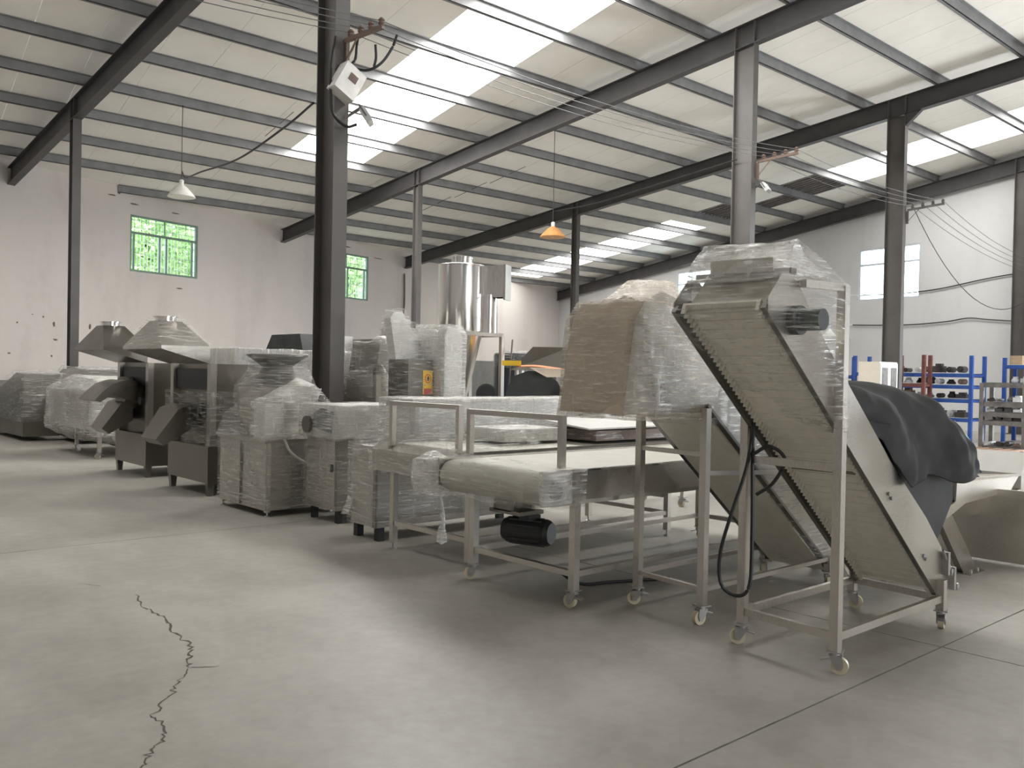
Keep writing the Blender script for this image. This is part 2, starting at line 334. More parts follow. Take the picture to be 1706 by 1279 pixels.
# roof: sheets, skylights, purlins
KP = .115; PW = 1.15; P0 = 10.4-PW*26
rf = tag(thing('ceiling', 'low pitched roof of pale insulated sheets on grey purlins with skylight strips', None, (0, 0, 7)), kind='structure')
def sheet(i, ylo, yhi, mat, name, dz=0, gap=.012):
    mb = MB(); xl = lambda y: P0+PW*i+KP*(abs(y-RIDGE)+RIDGE-S)+gap/2; t = .09 if mat == 'roof_sheet' else .02
    a = [(xl(y)+q, y, zr(y, RD+PH+dz)+h) for h in (0, t) for y, q in ((ylo, 0), (ylo, PW-gap), (yhi, PW-gap), (yhi, 0))]
    mb.poly(a, [(0, 1, 2, 3), (7, 6, 5, 4), (0, 4, 5, 1), (1, 5, 6, 2), (2, 6, 7, 3), (3, 7, 4, 0)])
    return mb.build(name, mat, rf, smooth=False)
PY = [9.3+1.88*k for k in range(-6, 16)]
STRIPS = {26: 1, 27: 1, 40: 2, 41: 2, 17: 3, 18: 3}
for i in range(2, 48):
    xm = P0+PW*i
    yend = min(YW(xm+KP*20)+.5, 38)
    if i in STRIPS:
        k = STRIPS[i]
        segs = {1: [(RIDGE, 3.7, 'r'), (3.7, 22.7, 's'), (22.7, yend, 'r')], 3: [(RIDGE, 5.6, 'r'), (5.6, 22.7, 's'), (22.7, yend, 'r')], 2: [(RIDGE, 1.8, 'r'), (1.8, 14.95, 's'), (14.95, 16.85, 'b'), (16.85, 18.73, 'b' if i == 41 else 'r'), (18.73, 20.6, 'b'), (20.6, 21.9, 'r'), (21.9, 33.2, 's'), (33.2, yend+1, 'r')]}[k]
        for a, b, t in segs:
            if t == 'b':
                sheet(i, a, b, 'old_batten', 'bare_sheet', .05)
                for q in range(5):
                    x = P0+PW*i+KP*(a-S)+.1+q*.24
                    MB().beam((x, a+.03, zr(a, RD+PH+.02)), (x+KP*(b-a), b-.03, zr(b, RD+PH+.02)), .03, .05).build('batten', 'purlin_paint', rf)
            else: sheet(i, a, b, {1: 'skylight_sheet', 2: 'skylight_dim', 3: 'skylight_faint'}[k] if t == 's' else 'roof_sheet', 'skylight_panel' if t == 's' else 'roof_panel')
    else: sheet(i, RIDGE, yend, 'roof_sheet', 'roof_panel')
    # rear slope
    if i in STRIPS and STRIPS[i] < 3: sheet(i, RIDGE-17, RIDGE-6, 'skylight_dim', 'skylight_panel'); sheet(i, RIDGE-5.99, RIDGE-.02, 'roof_sheet', 'roof_panel'); sheet(i, YB-.3, RIDGE-17.01, 'roof_sheet', 'roof_panel')
    else: sheet(i, YB-.3, RIDGE-.02, 'roof_sheet', 'roof_panel')
for y in PY + [RIDGE-1.5-1.88*k for k in range(13)]:
    z = zr(y, RD); xe = min(XG(y)-.02, 37); xs = XL+.05
    if y > YW(XL): xs = max(xs, (y-31.265)/KW+20.7+.15)
    mb = MB(); mb.box(xs, xe, y-.006, y+.006, z, z+PH); mb.box(xs, xe, y-.006, y+.075, z, z+.012); mb.box(xs, xe, y-.075, y+.006, z+PH-.012, z+PH-.001)
    mb.build('purlin', 'purlin_paint', rf, smooth=False)
for k, (x, y) in enumerate([(18.1, 19.75), (18.15, 21.6), (18.2, 23.5), (25.5, 24.5), (10.4, 19.7)]):   # tie rods between purlins
    MB().tube([(x, y, zr(y, RD+.1)), (x+.2, y+1.88, zr(y+1.88, RD+.1))], .009, 5).build('tie_rod', 'iron_grey', rf)
# rafters (I-beams along the slope) and columns (H-sections)
def rafter(xf, y0, y1, label):
    mb = MB(); nseg = 1
    def pl(yA, yB, dx0, dx1, o0, o1):
        pts = [(xf(y)+dx, y, zr(y, o)) for y in (yA, yB) for dx, o in ((dx0, o0), (dx1, o0), (dx1, o1), (dx0, o1))]
        mb.poly(pts, [(0, 3, 2, 1), (4, 5, 6, 7), (0, 1, 5, 4), (1, 2, 6, 5), (2, 3, 7, 6), (3, 0, 4, 7)])
    for a, b in ([(RIDGE, y1), (y0, RIDGE-.001)] if y0 < RIDGE else [(y0, y1)]):
        pl(a, b, -.10, .10, 0, .016); pl(a, b, -.10, .10, RD-.016, RD); pl(a, b, -.006, .006, .016, RD-.016)
    o = struct(mb, 'steel_rafter', 'rafter_paint', label, 'rafter')
    return o
RN = ['leftmost dark steel rafter rising over the upper corner above the left barred window', 'dark steel rafter carried by the tall middle column behind the conveyors', 'dark steel rafter carried by the column next to the white gable window']
rafters = []
for x, l in zip(XR, RN):
    o = rafter(lambda y, x=x: x, YB+.05, YW(x)+.05, l); rafters.append(o)
    for y in PY:
        if y < YW(x)-.3 and y > -4: MB().box(x-.045, x+.045, y+.012, y+.022, zr(y, RD), zr(y, RD)+.2).build('purlin_cleat', 'rafter_paint', o)
rafter(lambda y: XG(y)-.22, YB+.05, YW4-.1, 'dark steel rafter set against the gable wall')
def column(x, y, d, w, label, zt=None):
    z = zr(y+.0) if zt is None else zt; mb = MB(); t = .018
    mb.box(x-w/2, x+w/2, y-d/2, y-d/2+t, 0, z); mb.box(x-w/2, x+w/2, y+d/2-t, y+d/2, 0, z); mb.box(x-.006, x+.006, y-d/2+t, y+d/2-t, 0, z)
    o = struct(mb, 'steel_column', 'column_paint', label, 'column')
    MB().box(x-w*.75, x+w*.75, y-d*.7, y+d*.7, .001, .022).build('base_plate', 'column_paint', o)
    c = MB()
    for sgn in (-1, 1):
        yy = y+sgn*(d/2-.01); c.poly([(x-w/2, yy-.009, z-.02), (x+w/2, yy-.009, z-.02), (x+w/2, yy+.009, z-.02), (x-w/2, yy+.009, z-.02), (x-w/2, yy-.009, zr(yy, RD)), (x+w/2, yy-.009, zr(yy, RD)), (x+w/2, yy+.009, zr(yy, RD)), (x-w/2, yy+.009, zr(yy, RD))], [(0, 1, 2, 3), (4, 5, 6, 7), (0, 1, 5, 4), (1, 2, 6, 5), (2, 3, 7, 6), (3, 0, 4, 7)])
    c.build('stiffener', 'column_paint', o)
    return o
colB = [column(XR[0], S, .46, .21, 'nearest dark column standing among the wrapped machines with the meter box on it'), column(XR[1], S, .46, .17, 'tall grey column rising behind the wrapped head of the front conveyor'), column(XR[2], S, .46, .17, 'dark column in front of the white gable window')]
colA = [column(XR[0], YA, .25, .18, 'slim column at the far left beside the left barred window'), column(XR[1], YA, .25, .16, 'slim tan-grey column beside the shiny cyclone tank'), column(XR[2], YA, .25, .16, 'slim dark column near the far corner of the hall')]
column(XG(10.1)-.2, 10.2, .40, .25, 'grey column against the gable wall at the right edge', zr(10.2))
y3 = S-.23; o = colB[2]
MB().prism([(y3, zr(y3)-.30), (y3, zr(y3)+.02), (y3-.42, zr(y3-.42)+.02)], XR[2]-.06, XR[2]+.06, 'x').build('haunch', 'rafter_paint', o)
# windows
def window(n, P, Q, z0, z1, nin, fmat, mull, bars, label):
    P, Q = Vector((*P, 0)), Vector((*Q, 0)); L = (Q-P).length; d = (Q-P)/L; nin = Vector((*nin, 0)).normalized(); H = z1-z0
    root = thing('window_%d' % n, label, None, P+Vector((0, 0, z0))); tag(root, kind='structure')
    pt = lambda s, z, off: P + d*s - nin*off + Vector((0, 0, z0+z))
    def bar(nm, a, b, w_, t_, off, mat, par): return MB().beam(pt(*a, off), pt(*b, off), w_, t_, nin).build(nm, mat, par)
    off = .05; fw_ = .06
    for a, b in (((0, fw_/2), (L, fw_/2)), ((0, H-fw_/2), (L, H-fw_/2)), ((fw_/2, fw_), (fw_/2, H-fw_)), ((L-fw_/2, fw_), (L-fw_/2, H-fw_))): bar('window_frame', a, b, fw_, .07, off, fmat, root)
    tr = H*.69; bar('transom', (fw_, tr), (L-fw_, tr), .07, .07, off, fmat, root)
    for s in mull: bar('mullion', (s*L, fw_), (s*L, tr-.035), .05, .055, off, fmat, root)
    if len(mull): bar('mullion', (.5*L, tr+.035), (.5*L, H-fw_), .03, .05, off, fmat, root)
    for za, zb in ((fw_, tr-.035), (tr+.035, H-fw_)):
        MB().poly([pt(fw_, za, off+.01), pt(L-fw_, za, off+.01), pt(L-fw_, zb, off+.01), pt(fw_, zb, off+.01), pt(fw_, za, off+.016), pt(L-fw_, za, off+.016), pt(L-fw_, zb, off+.016), pt(fw_, zb, off+.016)], [(0, 1, 2, 3), (7, 6, 5, 4), (0, 1, 5, 4), (1, 2, 6, 5), (2, 3, 7, 6), (3, 0, 4, 7)]).build('pane', 'window_glass', root, smooth=False)
    if bars:
        k = 20
        for i in range(1, k): bar('security_bar', (L*i/k, .0), (L*i/k, H), .018, .018, off+.14, 'bar_white', root)
        for zz in (.12, .34, .56, .80, .93): bar('security_rail', (0, H*zz), (L, H*zz), .022, .014, off+.155, 'bar_white', root)
    MB().beam(pt(-.02, -.02, .06), pt(L+.02, -.02, .06), .16, .04, nin).build('window_sill', 'window_green' if bars else 'window_white', root)
for k, (a, b, c, d) in enumerate(WIN_L): window(k+1, (a, YW(a)), (b, YW(b)), c, d, (KW, -1), 'window_green', (.06, .43, .53, .92), True, 'green framed barred window with trees behind, ' + ('whole, above the hooded machines' if k == 0 else 'half hidden by the nearest dark column'))
for k, (a, b, c, d) in enumerate(WIN_G): window(k+3, gpt(b), gpt(a), c, d, (-1, -K4), 'window_white', (.5,) if False else (), False, 'white framed bright window ' + ('behind the dark column on the gable wall' if k == 0 else 'glimpsed above the wrapped conveyor head'))
# trees outside the left wall, seen through the barred windows
def tree(x, y, h, r, n, mat, label, seed):
    random.seed(seed); root = thing('tree', label, 'tree', (x, y, 0), 'trees outside the barred windows')
    MB().tube([(x, y, 0), (x+.1, y, h*.4), (x-.1, y+.1, h*.75)], .16, 8).build('trunk', 'bark', root)
    mb = MB()
    for _ in range(n):
        d = Vector((random.gauss(0, 1), random.gauss(0, 1), random.gauss(0, 1))).normalized()*(random.random()**.4); c = Vector((x, y, h*.68))+Vector((d.x*r, d.y*r, d.z*h*.36)); s = random.uniform(.09, .2)
        a = Vector((random.gauss(0, 1), random.gauss(0, 1), random.gauss(0, .6))).normalized(); b = a.cross(Vector((random.gauss(0, 1), random.gauss(0, 1), random.gauss(0, 1)))).normalized()
        mb.poly([c-a*s, c+b*s*.45, c+a*s, c-b*s*.45], [(0, 1, 2, 3)])
    tag(mb.build('foliage', mat, root, smooth=False), kind='stuff')
tree(11.2, 31.6, 8.2, 2.1, 5200, 'leaf_pale', 'leafy pale green tree outside the window above the hooded machines', 1); tree(15.0, 36.5, 8.5, 2.2, 4200, 'leaf_green', 'darker green tree outside beyond the window above the hooded machines', 2)
tree(21.2, 34.4, 8.4, 2.2, 4800, 'leaf_pale', 'bright leafy tree outside the window beside the nearest dark column', 3); tree(25.5, 37.2, 8.6, 2.4, 3600, 'leaf_green', 'green tree outside farther beyond the window beside the nearest dark column', 4)
struct(MB().box(-60, 90, 38.2, 90, -.3, -.1), 'ground_outside', 'outdoor_ground', 'grassy ground outside the hall')

random.seed(5)                                    # chips and scuffs on the plaster
WL = bpy.data.objects['wall_left']
def chip(x, z, w_, h_):
    n = Vector((KW, -1, 0)).normalized(); d = Vector((1, KW, 0)).normalized(); c = Vector((x, YW(x), z)); k = random.randint(5, 7)
    lp = [c+d*(w_*math.cos(2*math.pi*i/k)*random.uniform(.5, 1))+Vector((0, 0, h_*math.sin(2*math.pi*i/k)*random.uniform(.5, 1))) for i in range(k)]
    MB().rings([[p+n*.001 for p in lp], [p+n*.004 for p in lp]]).build('chip', 'parts_brown', WL, smooth=False)
for x, z, w_, h_ in ((7.2, 2.75, .05, .10), (7.25, 2.32, .10, .04), (7.15, 1.85, .05, .04), (6.9, 2.95, .04, .04), (6.2, 2.75, .05, .03), (6.0, 1.9, .05, .04), (8.25, 2.75, .07, .09), (8.3, 2.1, .06, .06), (6.6, 3.0, .03, .02), (8.9, 6.75, .18, .03), (9.1, 6.85, .08, .05), (11.2, 4.15, .14, .03), (9.6, 6.6, .22, .03), (11.0, 6.55, .2, .03), (20.4, 6.25, .4, .02), (18.6, 6.5, .3, .03)): chip(x, z, w_, h_)
# ---------------------------------------------------------------- shared machine parts
def mesh_of(mb, mat, name):
    o = mb.build(name, mat); me = o.data
    for v in me.vertices: v.co += o.location
    bpy.data.objects.remove(o); return me
cm = MB(); cm.box(-.042, .042, -.042, .042, .118, .126); cm.cyl((0, 0, .10), (0, 0, .118), .03, n=14)
for s in (-1, 1):
    q = [(-.030, .106), (.038, .106), (.046, .05), (.036, .026), (.012, .026), (-.012, .06)]
    cm.prism(q, s*.0235-.003, s*.0235+.003)
cm.box(-.03, .038, -.0265, .0265, .098, .106); cm.beam((-.02, 0, .085), (-.075, 0, .070), .045, .007); cm.beam((-.02, 0, .085), (.0, 0, .10), .03, .01)
CASTER = mesh_of(cm, 'zinc', 'caster')
wm = MB(); wm.cyl((.025, -.018, .046), (.025, .018, .046), .046, n=22); WHEEL = mesh_of(wm, 'caster_cream', 'wheel')
hm = MB(); hm.cyl((.025, -.029, .046), (.025, .029, .046), .017, n=10); HUB = mesh_of(hm, 'zinc', 'hub')
fm = MB(); fm.lathe((0, 0, 0), [(.033, 0), (.033, .008), (.012, .02), (.009, .02), (.009, .10)], 12); FOOT = mesh_of(fm, 'zinc', 'levelling_foot')
def caster(root, x, y, rz=None):
    rz = random.uniform(0, 6.28) if rz is None else rz
    c = inst('caster', CASTER, root, (x, y, 0), rz)
    for nm, me in (('wheel', WHEEL), ('hub', HUB)):
        w_ = bpy.data.objects.new(nm, me); COL.objects.link(w_); w_.parent = c
    return c
def foot(root, x, y): return inst('levelling_foot', FOOT, root, (x, y, 0))
def leg(root, x, y, z0, z1, s=.05, mat='stainless_frame', name='leg'):
    return MB().box(x-s/2, x+s/2, y-s/2, y+s/2, z0, z1).build(name, mat, root)
def rail(root, p, q, w_=.04, h=.04, mat='stainless_frame', name='rail'): return MB().beam(p, q, w_, h).build(name, mat, root)
def hollow(root, poly_o, y0, y1, mat, name, t=.006):   # thin plate from xz outline
    return MB().prism(poly_o, y0, y1).build(name, mat, root)

# ---------------------------------------------------------------- front inclined conveyor (bare belt underside towards the viewer)
def incline(root, Y0, Y1, plate, lo0, lo1, nsl, legs, post, zr_low, zr_cross, film_side=None):
    """legs: (x_front,x_back); lo0/lo1: lower edge of the trough at head and tail (x,z)"""
    t = .006
    for y in (Y0-t, Y1): MB().prism(plate, y, y+t).build('side_plate', 'stainless', root)
    d = Vector((lo1[0]-lo0[0], 0, lo1[1]-lo0[1])); L = d.length; d.normalize(); n = Vector((-d.z, 0, d.x)); n = n if n.z > 0 else -n
    a = Vector((lo0[0], 0, lo0[1])); b = Vector((lo1[0], 0, lo1[1]))
    for y in (Y0+.012, Y1-.012):
        MB().beam(a+Vector((0, y, 0))+n*.02, b+Vector((0, y, 0))+n*.02, .028, .045, n).build('belt_guide', 'stainless_dark', root)
    # belt slats on the return run, the head and the carrying run
    w0, w1 = Y0+.045, Y1-.045; pitch = L/nsl
    sm = MB(); sm.box(-pitch*.455, pitch*.455, w0, w1, -.007, .007); sm.box(pitch*.26, pitch*.455, w0, w1, -.014, -.007)
    for yy in (w0, w1-.022):
        for q in (-.25, .25):
            c0 = pitch*q; h = pitch*.2; tp = [(c0-h, -.007), (c0+h, -.007), (c0+h*.5, -.050), (c0+h*.1, -.050)]
            sm.prism(tp, yy, yy+.022)
    SLAT = mesh_of(sm, 'slat_cream', 'belt_slat')
    ang = math.atan2(d.z, d.x)
    def put(p, an):
        o = inst('belt_slat', SLAT, root, (p.x, 0, p.z)); o.rotation_euler = (0, -an, 0)
    for i in range(nsl): put(a + d*(pitch*(i+.5)) + n*.055, ang)
    hc = a + n*.135 + d*.13                                  # around the head pulley
    for i in range(4, nsl-4): put(a + d*(pitch*(i+.6)) + n*.215, ang+math.pi)
    MB().cyl((hc.x, Y0, hc.z), (hc.x, Y1, hc.z), .05, n=18).build('head_pulley', 'stainless_dark', root)
    return d, n, a, L
A0, A1 = 2.43, 3.0
A = thing('inclined_conveyor', 'inclined slat conveyor in front with bare cream belt underside and film wrapped head', 'conveyor', (5.25, 2.72, 0), 'inclined conveyors')
plateA = [(3.86, 1.93), (3.86, 2.0), (3.98, 2.13), (4.06, 2.14), (4.16, 2.07), (4.44, 1.785), (5.25, 1.096), (5.733, .735), (5.97, .52), (6.12, .245), (5.93, .206)]
dA, nA, aA, LA = incline(A, A0, A1, plateA, (3.84, 1.95), (5.93, .206), 38, None, None, None, None)
for x, y in ((4.56, A0-.03), (4.62, A1+.03), (5.93, A0-.03), (5.98, A1+.03)):
    top = {(4.56, A0-.03): 2.11, (4.62, A1+.03): 1.42}.get((x, y), .32 if y < 2.7 else .30)
    leg(A, x, y, .126, top, .05)
    caster(A, x, y, random.choice([.3, 2.2, 3.9, 5.1]))
for p, q in (((4.56, A0-.03, .20), (4.62, A1+.03, .20)), ((5.93, A0-.03, .20), (5.98, A1+.03, .20)), ((4.585, A0-.03, .20), (5.905, A0-.03, .20)), ((4.645, A1+.03, .20), (5.955, A1+.03, .20)), ((4.56, A0-.03, 1.12), (4.62, A1+.03, 1.12))): rail(A, p, q, .03, .045)
MB().cyl((4.98, A0, 1.055), (4.98, A1, 1.055), .010, n=10).build('cross_rod', 'stainless_dark', A)
rail(A, (4.56, A0-.03, 2.10), (4.14, A0-.03, 2.09), .04, .04, name='top_bar')
leg(A, 4.56, A1+.03, 1.42, 2.10, .04, name='post')
rail(A, (4.14, A0-.02, 2.09), (4.16, A1+.03, 2.10), .03, .03, name='top_bar')
m_ = MB(); m_.cyl((4.10, A0-.02, 1.90), (4.10, A0-.17, 1.90), .055, n=18); m_.cyl((4.10, A0-.006, 1.90), (4.10, A0-.05, 1.90), .075, n=18); m_.build('drive_motor', 'dark_cover', A)
for k in (0, 1):
    x = 5.99+k*.10; z = .46-k*.11
    tn = MB(); tn.box(x, x+.03, A0-.045, A0-.006, z-.12, z+.03); tn.cyl((x-.05, A0-.03, z+.05), (x+.09, A0-.03, z-.13), .008, n=8); tn.cyl((x+.07, A0-.045, z-.10), (x+.07, A0-.01, z-.10), .018, n=8); tn.build('belt_tensioner', 'zinc', A)
for x, z in ((5.20, .93), (5.235, .90), (5.70, .50), (5.73, .475)): MB().cyl((x, A0-.006, z), (x, A0-.016, z), .012, n=8).build('bolt', 'zinc', A)
hcv = MB(); hcv.prism([(3.885, 1.945), (3.90, 1.935), (4.085, 2.12), (4.075, 2.135)], A0+.05, A1-.05); hcv.build('head_cover', 'sheet_cream', A)
MB().beam((4.085, A0-.01, 2.15), (4.085, A1+.01, 2.15), .05, .035).build('head_bar', 'stainless_dark', A)
MB().beam((4.15, A0+.1, 2.19), (4.10, A1-.12, 2.19), .22, .07).build('top_pad', 'sheet_cream', A)
hp = MB(); hp.prism([(5.12, 1.26), (5.78, .715), (6.02, .50), (6.30, .80), (6.28, 1.12), (5.9, 1.36), (5.25, 1.40)], A0+.06, A1-.06); hp.build('hopper', 'black_rubber', A)
pts = [(3.84, A0, 1.93), (3.84, A1, 1.90), (3.90, A0, 2.06), (3.90, A1, 2.06), (4.02, A0, 2.19), (4.0, A1, 2.2), (4.17, A0+.03, 2.315), (4.12, A1-.02, 2.31), (4.27, 2.7, 2.325), (4.57, A0-.055, 2.11), (4.58, A0-.055, 1.30), (4.58, A1+.05, 2.08), (4.6, A1+.05, 1.45), (4.0, A0-.16, 1.86), (4.2, A0-.16, 1.86), (4.1, A0-.16, 1.98)]
wrap(A, pts, 'film_light', seed=1, amp=.02, label='clear stretch film bunched over the head')
pts = [(3.92, A0, 2.10), (3.92, A1, 2.10), (4.08, A0, 2.16), (4.06, A1, 2.16), (4.17, A0+.03, 2.33), (4.10, A1-.02, 2.33), (4.26, 2.72, 2.345), (4.5, A0, 2.14), (4.48, A1, 2.14)]
wrap(A, pts, 'film_dense', 'plastic_wrap', .05, .03, 2)
cb = path((4.62, A1+.0, 1.45), (4.60, A1-.02, 1.25), (4.56, A1-.01, 1.05), (4.50, A1+.04, .80), (4.48, A1+.10, .55), (4.50, A1+.10, .36), (4.56, A1+.02, .30), (4.60, A1-.03, .38), (4.605, A1-.035, .70), (4.60, A1-.03, 1.10), (4.60, A1-.03, 1.35))
MB().tube(cb, .011, 8).build('power_cord', 'cable_black', A)
MB().tube(path((4.585, A1-.04, 1.15), (4.64, A1-.12, 1.20), (4.74, A1-.16, 1.12), (4.72, A1-.10, .98), (4.66, A1-.02, .90)), .011, 8).build('power_cord', 'cable_black', A)

# second inclined conveyor (fully wrapped) behind it
B0, B1 = 3.47, 4.0
B = thing('inclined_conveyor', 'second inclined conveyor with boxed head in tan clouded film behind the front one', 'conveyor', (5.6, 3.74, 0), 'inclined conveyors')
plateB = [(4.0, 1.37), (4.09, 1.93), (4.18, 2.055), (4.36, 2.04), (4.54, 1.93), (4.99, 1.615), (6.55, .37), (6.72, .20), (6.45, .13), (4.92, 1.33), (4.80, 1.37)]
MB().prism(plateB, B0, B0+.006).build('side_plate', 'stainless', B); MB().prism(plateB, B1-.006, B1).build('side_plate', 'stainless', B)
hb = MB(); hb.poly([(4.0, B0, 1.37), (4.0, B1, 1.37), (4.09, B1, 1.93), (4.09, B0, 1.93), (4.18, B0, 2.055), (4.18, B1, 2.055), (4.36, B0, 2.04), (4.36, B1, 2.04), (4.54, B0, 1.93), (4.54, B1, 1.93)], [(0, 1, 2, 3), (3, 2, 5, 4), (4, 5, 7, 6), (6, 7, 9, 8)]); hb.build('head_cover', 'cover_tan', B)  # head cover in one even tan
MB().prism([(4.8, 1.34), (4.92, 1.30), (6.45, .115), (6.47, .15), (4.94, 1.36), (4.8, 1.37)], B0+.02, B1-.02).build('belt', 'slat_cream', B)
for y in (B0-.012, B1+.012): MB().beam((4.80, y, 1.42), (6.50, y, .10), .02, .045, (0, 1, 0)).build('belt_guide', 'stainless_dark', B)
for x, y, z1 in ((4.78, B0-.03, 1.40), (4.84, B1+.03, 1.40), (6.40, B0-.03, .24), (6.44, B1+.03, .24)):
    leg(B, x, y, .126, z1, .05); caster(B, x, y)
for p, q in (((4.78, B0-.03, .225), (4.84, B1+.03, .225)), ((4.805, B0-.03, .225), (6.375, B0-.03, .225)), ((4.865, B1+.03, .225), (6.415, B1+.03, .225)), ((6.40, B0-.03, .2), (6.44, B1+.03, .2)), ((4.78, B0-.03, 1.10), (4.84, B1+.03, 1.10))): rail(B, p, q, .03, .03)
rail(B, (4.80, B0-.035, .98), (5.75, B0-.035, .93), .025, .03)
hp2 = [(x, y, z) for y in (B0-.015, B1+.015) for x, z in ((4.0, 1.34), (4.06, 1.94), (4.17, 2.07), (4.37, 2.06), (4.56, 1.94), (4.99, 1.63), (4.85, 1.33))]
wrap(B, hp2, 'film_tan', seed=4, amp=.010, label='tan clouded stretch film around the boxed head')
wrap(B, [(x, y, z) for y in (B0-.03, B1+.03) for x, z in ((4.30, 1.36), (4.15, 1.95), (4.40, 2.07), (5.02, 1.63), (5.0, 1.28))], 'film', seed=5, amp=.016)
wrap(B, [(x, y, z) for y in (B0-.03, B1+.03) for x, z in ((4.95, 1.30), (5.0, 1.63), (6.56, .39), (6.74, .2), (6.46, .11))], 'film', seed=6, amp=.010)
# third head showing above them
C3 = thing('inclined_conveyor', 'rear inclined conveyor whose bunched brown wrapped head shows above the second one', 'conveyor', (9.0, 7.1, 0), 'inclined conveyors')
plateC = [(8.15, 2.25), (8.25, 2.55), (8.45, 2.62), (8.75, 2.55), (10.9, .75), (11.1, .30), (10.6, .35), (8.7, 2.15)]
for y in (6.75, 7.35): MB().prism(plateC, y, y+.006).build('side_plate', 'stainless_dark', C3)
MB().prism([(8.25, 2.25), (8.30, 2.5), (8.7, 2.5), (10.9, .6), (10.7, .42), (8.7, 2.2)], 6.80, 7.30).build('belt', 'slat_cream', C3)
for x, y, z1 in ((8.9, 6.72, 2.05), (8.9, 7.38, 2.05), (10.6, 6.72, .45), (10.6, 7.38, .45)): leg(C3, x, y, .126, z1); caster(C3, x, y)
for p, q in (((8.9, 6.72, .25), (10.6, 6.72, .25)), ((8.9, 7.38, .25), (10.6, 7.38, .25)), ((8.9, 6.72, 1.2), (8.9, 7.38, 1.2))): rail(C3, p, q)
wrap(C3, [(8.1, 6.72, 2.48), (8.1, 7.40, 2.53), (8.38, 6.9, 2.78), (8.40, 7.25, 2.80), (8.62, 6.74, 2.76), (8.8, 7.38, 2.80), (9.0, 6.72, 2.64), (8.95, 7.38, 2.58), (8.9, 6.72, 2.2), (8.2, 6.72, 2.2), (8.2, 7.38, 2.2), (8.9, 7.38, 2.2)], 'film_tan', seed=9, amp=.05, label='bunched brown film over the head')

# ---------------------------------------------------------------- canvas cover and floor-standing feed hopper at the right
def cloth(name, label, cat, fn, nu, nv, mat, seed, thick=.006):
    mb = MB(); k = [[Vector(fn(i/(nu-1), j/(nv-1))) for j in range(nv)] for i in range(nu)]
    pts = [p for r in k for p in r]; fs = [(i*nv+j, (i+1)*nv+j, (i+1)*nv+j+1, i*nv+j+1) for i in range(nu-1) for j in range(nv-1)]
    mb.poly(pts, fs); o = mb.build(name, mat)
    for p in o.data.polygons: p.use_smooth = True
    md = o.modifiers.new('thickness', 'SOLIDIFY'); md.thickness = thick; md.offset = 1
    sb = o.modifiers.new('smooth', 'SUBSURF'); sb.levels = sb.render_levels = 1
    return tag(o, label, cat)
def lerp_tab(t, tab):
    for (a, va), (b, vb) in zip(tab, tab[1:]):
        if t <= b: k = (t-a)/(b-a); k = k*k*(3-2*k); return va+(vb-va)*k
    return tab[-1][1]
ridge = [(4.76, 1.53), (5.12, 1.56), (5.46, 1.576), (5.88, 1.52), (6.16, 1.41), (6.38, 1.26), (6.50, 1.10), (6.56, 1.0)]
hem = [(4.76, 1.455), (5.10, 1.23), (5.26, 1.11), (5.40, .985), (6.14, .965), (6.56, .955)]
def canvas(u, v):
    x = 4.78+u*1.78; z1 = lerp_tab(x, ridge); z0 = lerp_tab(x, hem); c = math.cos(v*math.pi); s = math.sin(v*math.pi)
    near = v < .5; sg = 1 if c > 0 else -1
    wy = .32*(1 if x > 5.3 else .75+.25*(x-4.78)/.52); y = 2.715 - wy*sg*abs(c)**.62; z = z0 + (z1-z0)*max(0, s)**.75
    k = min(1, (z1-z0)/.25)
    rn = lambda q: 1-2*abs(noise.noise(q))
    fold = (.10*noise.noise(Vector((x*2.6+z*2.4, z*1.1+3, v*1.5))) + .055*rn(Vector((x*3.2+z*2.6, v*1.3+7, 2))) + .03*noise.noise(Vector((x*7-z*6, y*2, z*3))) - .03)*k
    return (x+.03*noise.noise(Vector((x*3, z*5, 1))), y - sg*fold*abs(c), z + fold*s*.7 + (.03*math.sin(x*9) if abs(c) > .97 else 0))
cloth('canvas_cover', 'slate grey canvas cover draped over the tail hopper of the front conveyor', 'cover', canvas, 70, 50, 'canvas_grey', 1)
FH = thing('feed_hopper', 'floor-standing stainless feed hopper with sloping legs at the right edge', 'hopper', (8.2, 3.3, 0))
yF = 2.98
def pf(x, z): return (x, z)
band = [(7.15, .50), (7.60, .62), (7.62, .80), (9.05, .76), (8.80, .615), (7.80, .59), (7.45, .50)]
MB().prism(band, yF, yF+.008).build('front_wall', 'stainless_light', FH)
MB().prism([(7.30, .50), (7.52, .53), (8.02, .06), (8.02, .0), (7.80, .0)], yF+.001, yF+.05).build('leg', 'stainless', FH)
MB().prism([(8.9, .60), (9.05, .62), (9.22, 0), (9.08, 0)], yF+.001, yF+.05).build('leg', 'stainless', FH)
MB().box(7.76, 8.06, yF-.07, yF+.05, 0, .008).build('foot_plate', 'stainless', FH)
for x in (7.84, 7.98): MB().cyl((x, yF-.04, .008), (x, yF-.04, .035), .012, n=8).build('anchor_bolt', 'zinc', FH)
hb = MB(); hb.poly([(7.62, yF, .80), (9.05, yF, .76), (9.25, 4.1, .98), (7.4, 4.1, .98), (7.9, yF+.15, .42), (8.8, yF+.15, .42), (8.9, 3.9, .42), (7.8, 3.9, .42)], [(0, 1, 5, 4), (1, 2, 6, 5), (2, 3, 7, 6), (3, 0, 4, 7), (4, 5, 6, 7)]); o = hb.build('bowl', 'stainless_light', FH)
MB().prism([(9.05, .615), (9.05, .76), (9.22, .95), (9.3, .93), (9.1, .70)], yF-.01, yF+.5).build('end_wall', 'sheet_white', FH)
MB().box(8.50, 8.52, 2.45, 3.6, .02, .66).build('skirt_plate', 'stainless_light', FH); MB().box(8.52, 9.6, 2.45, 2.46, .02, .66).build('skirt_plate', 'stainless_light', FH)
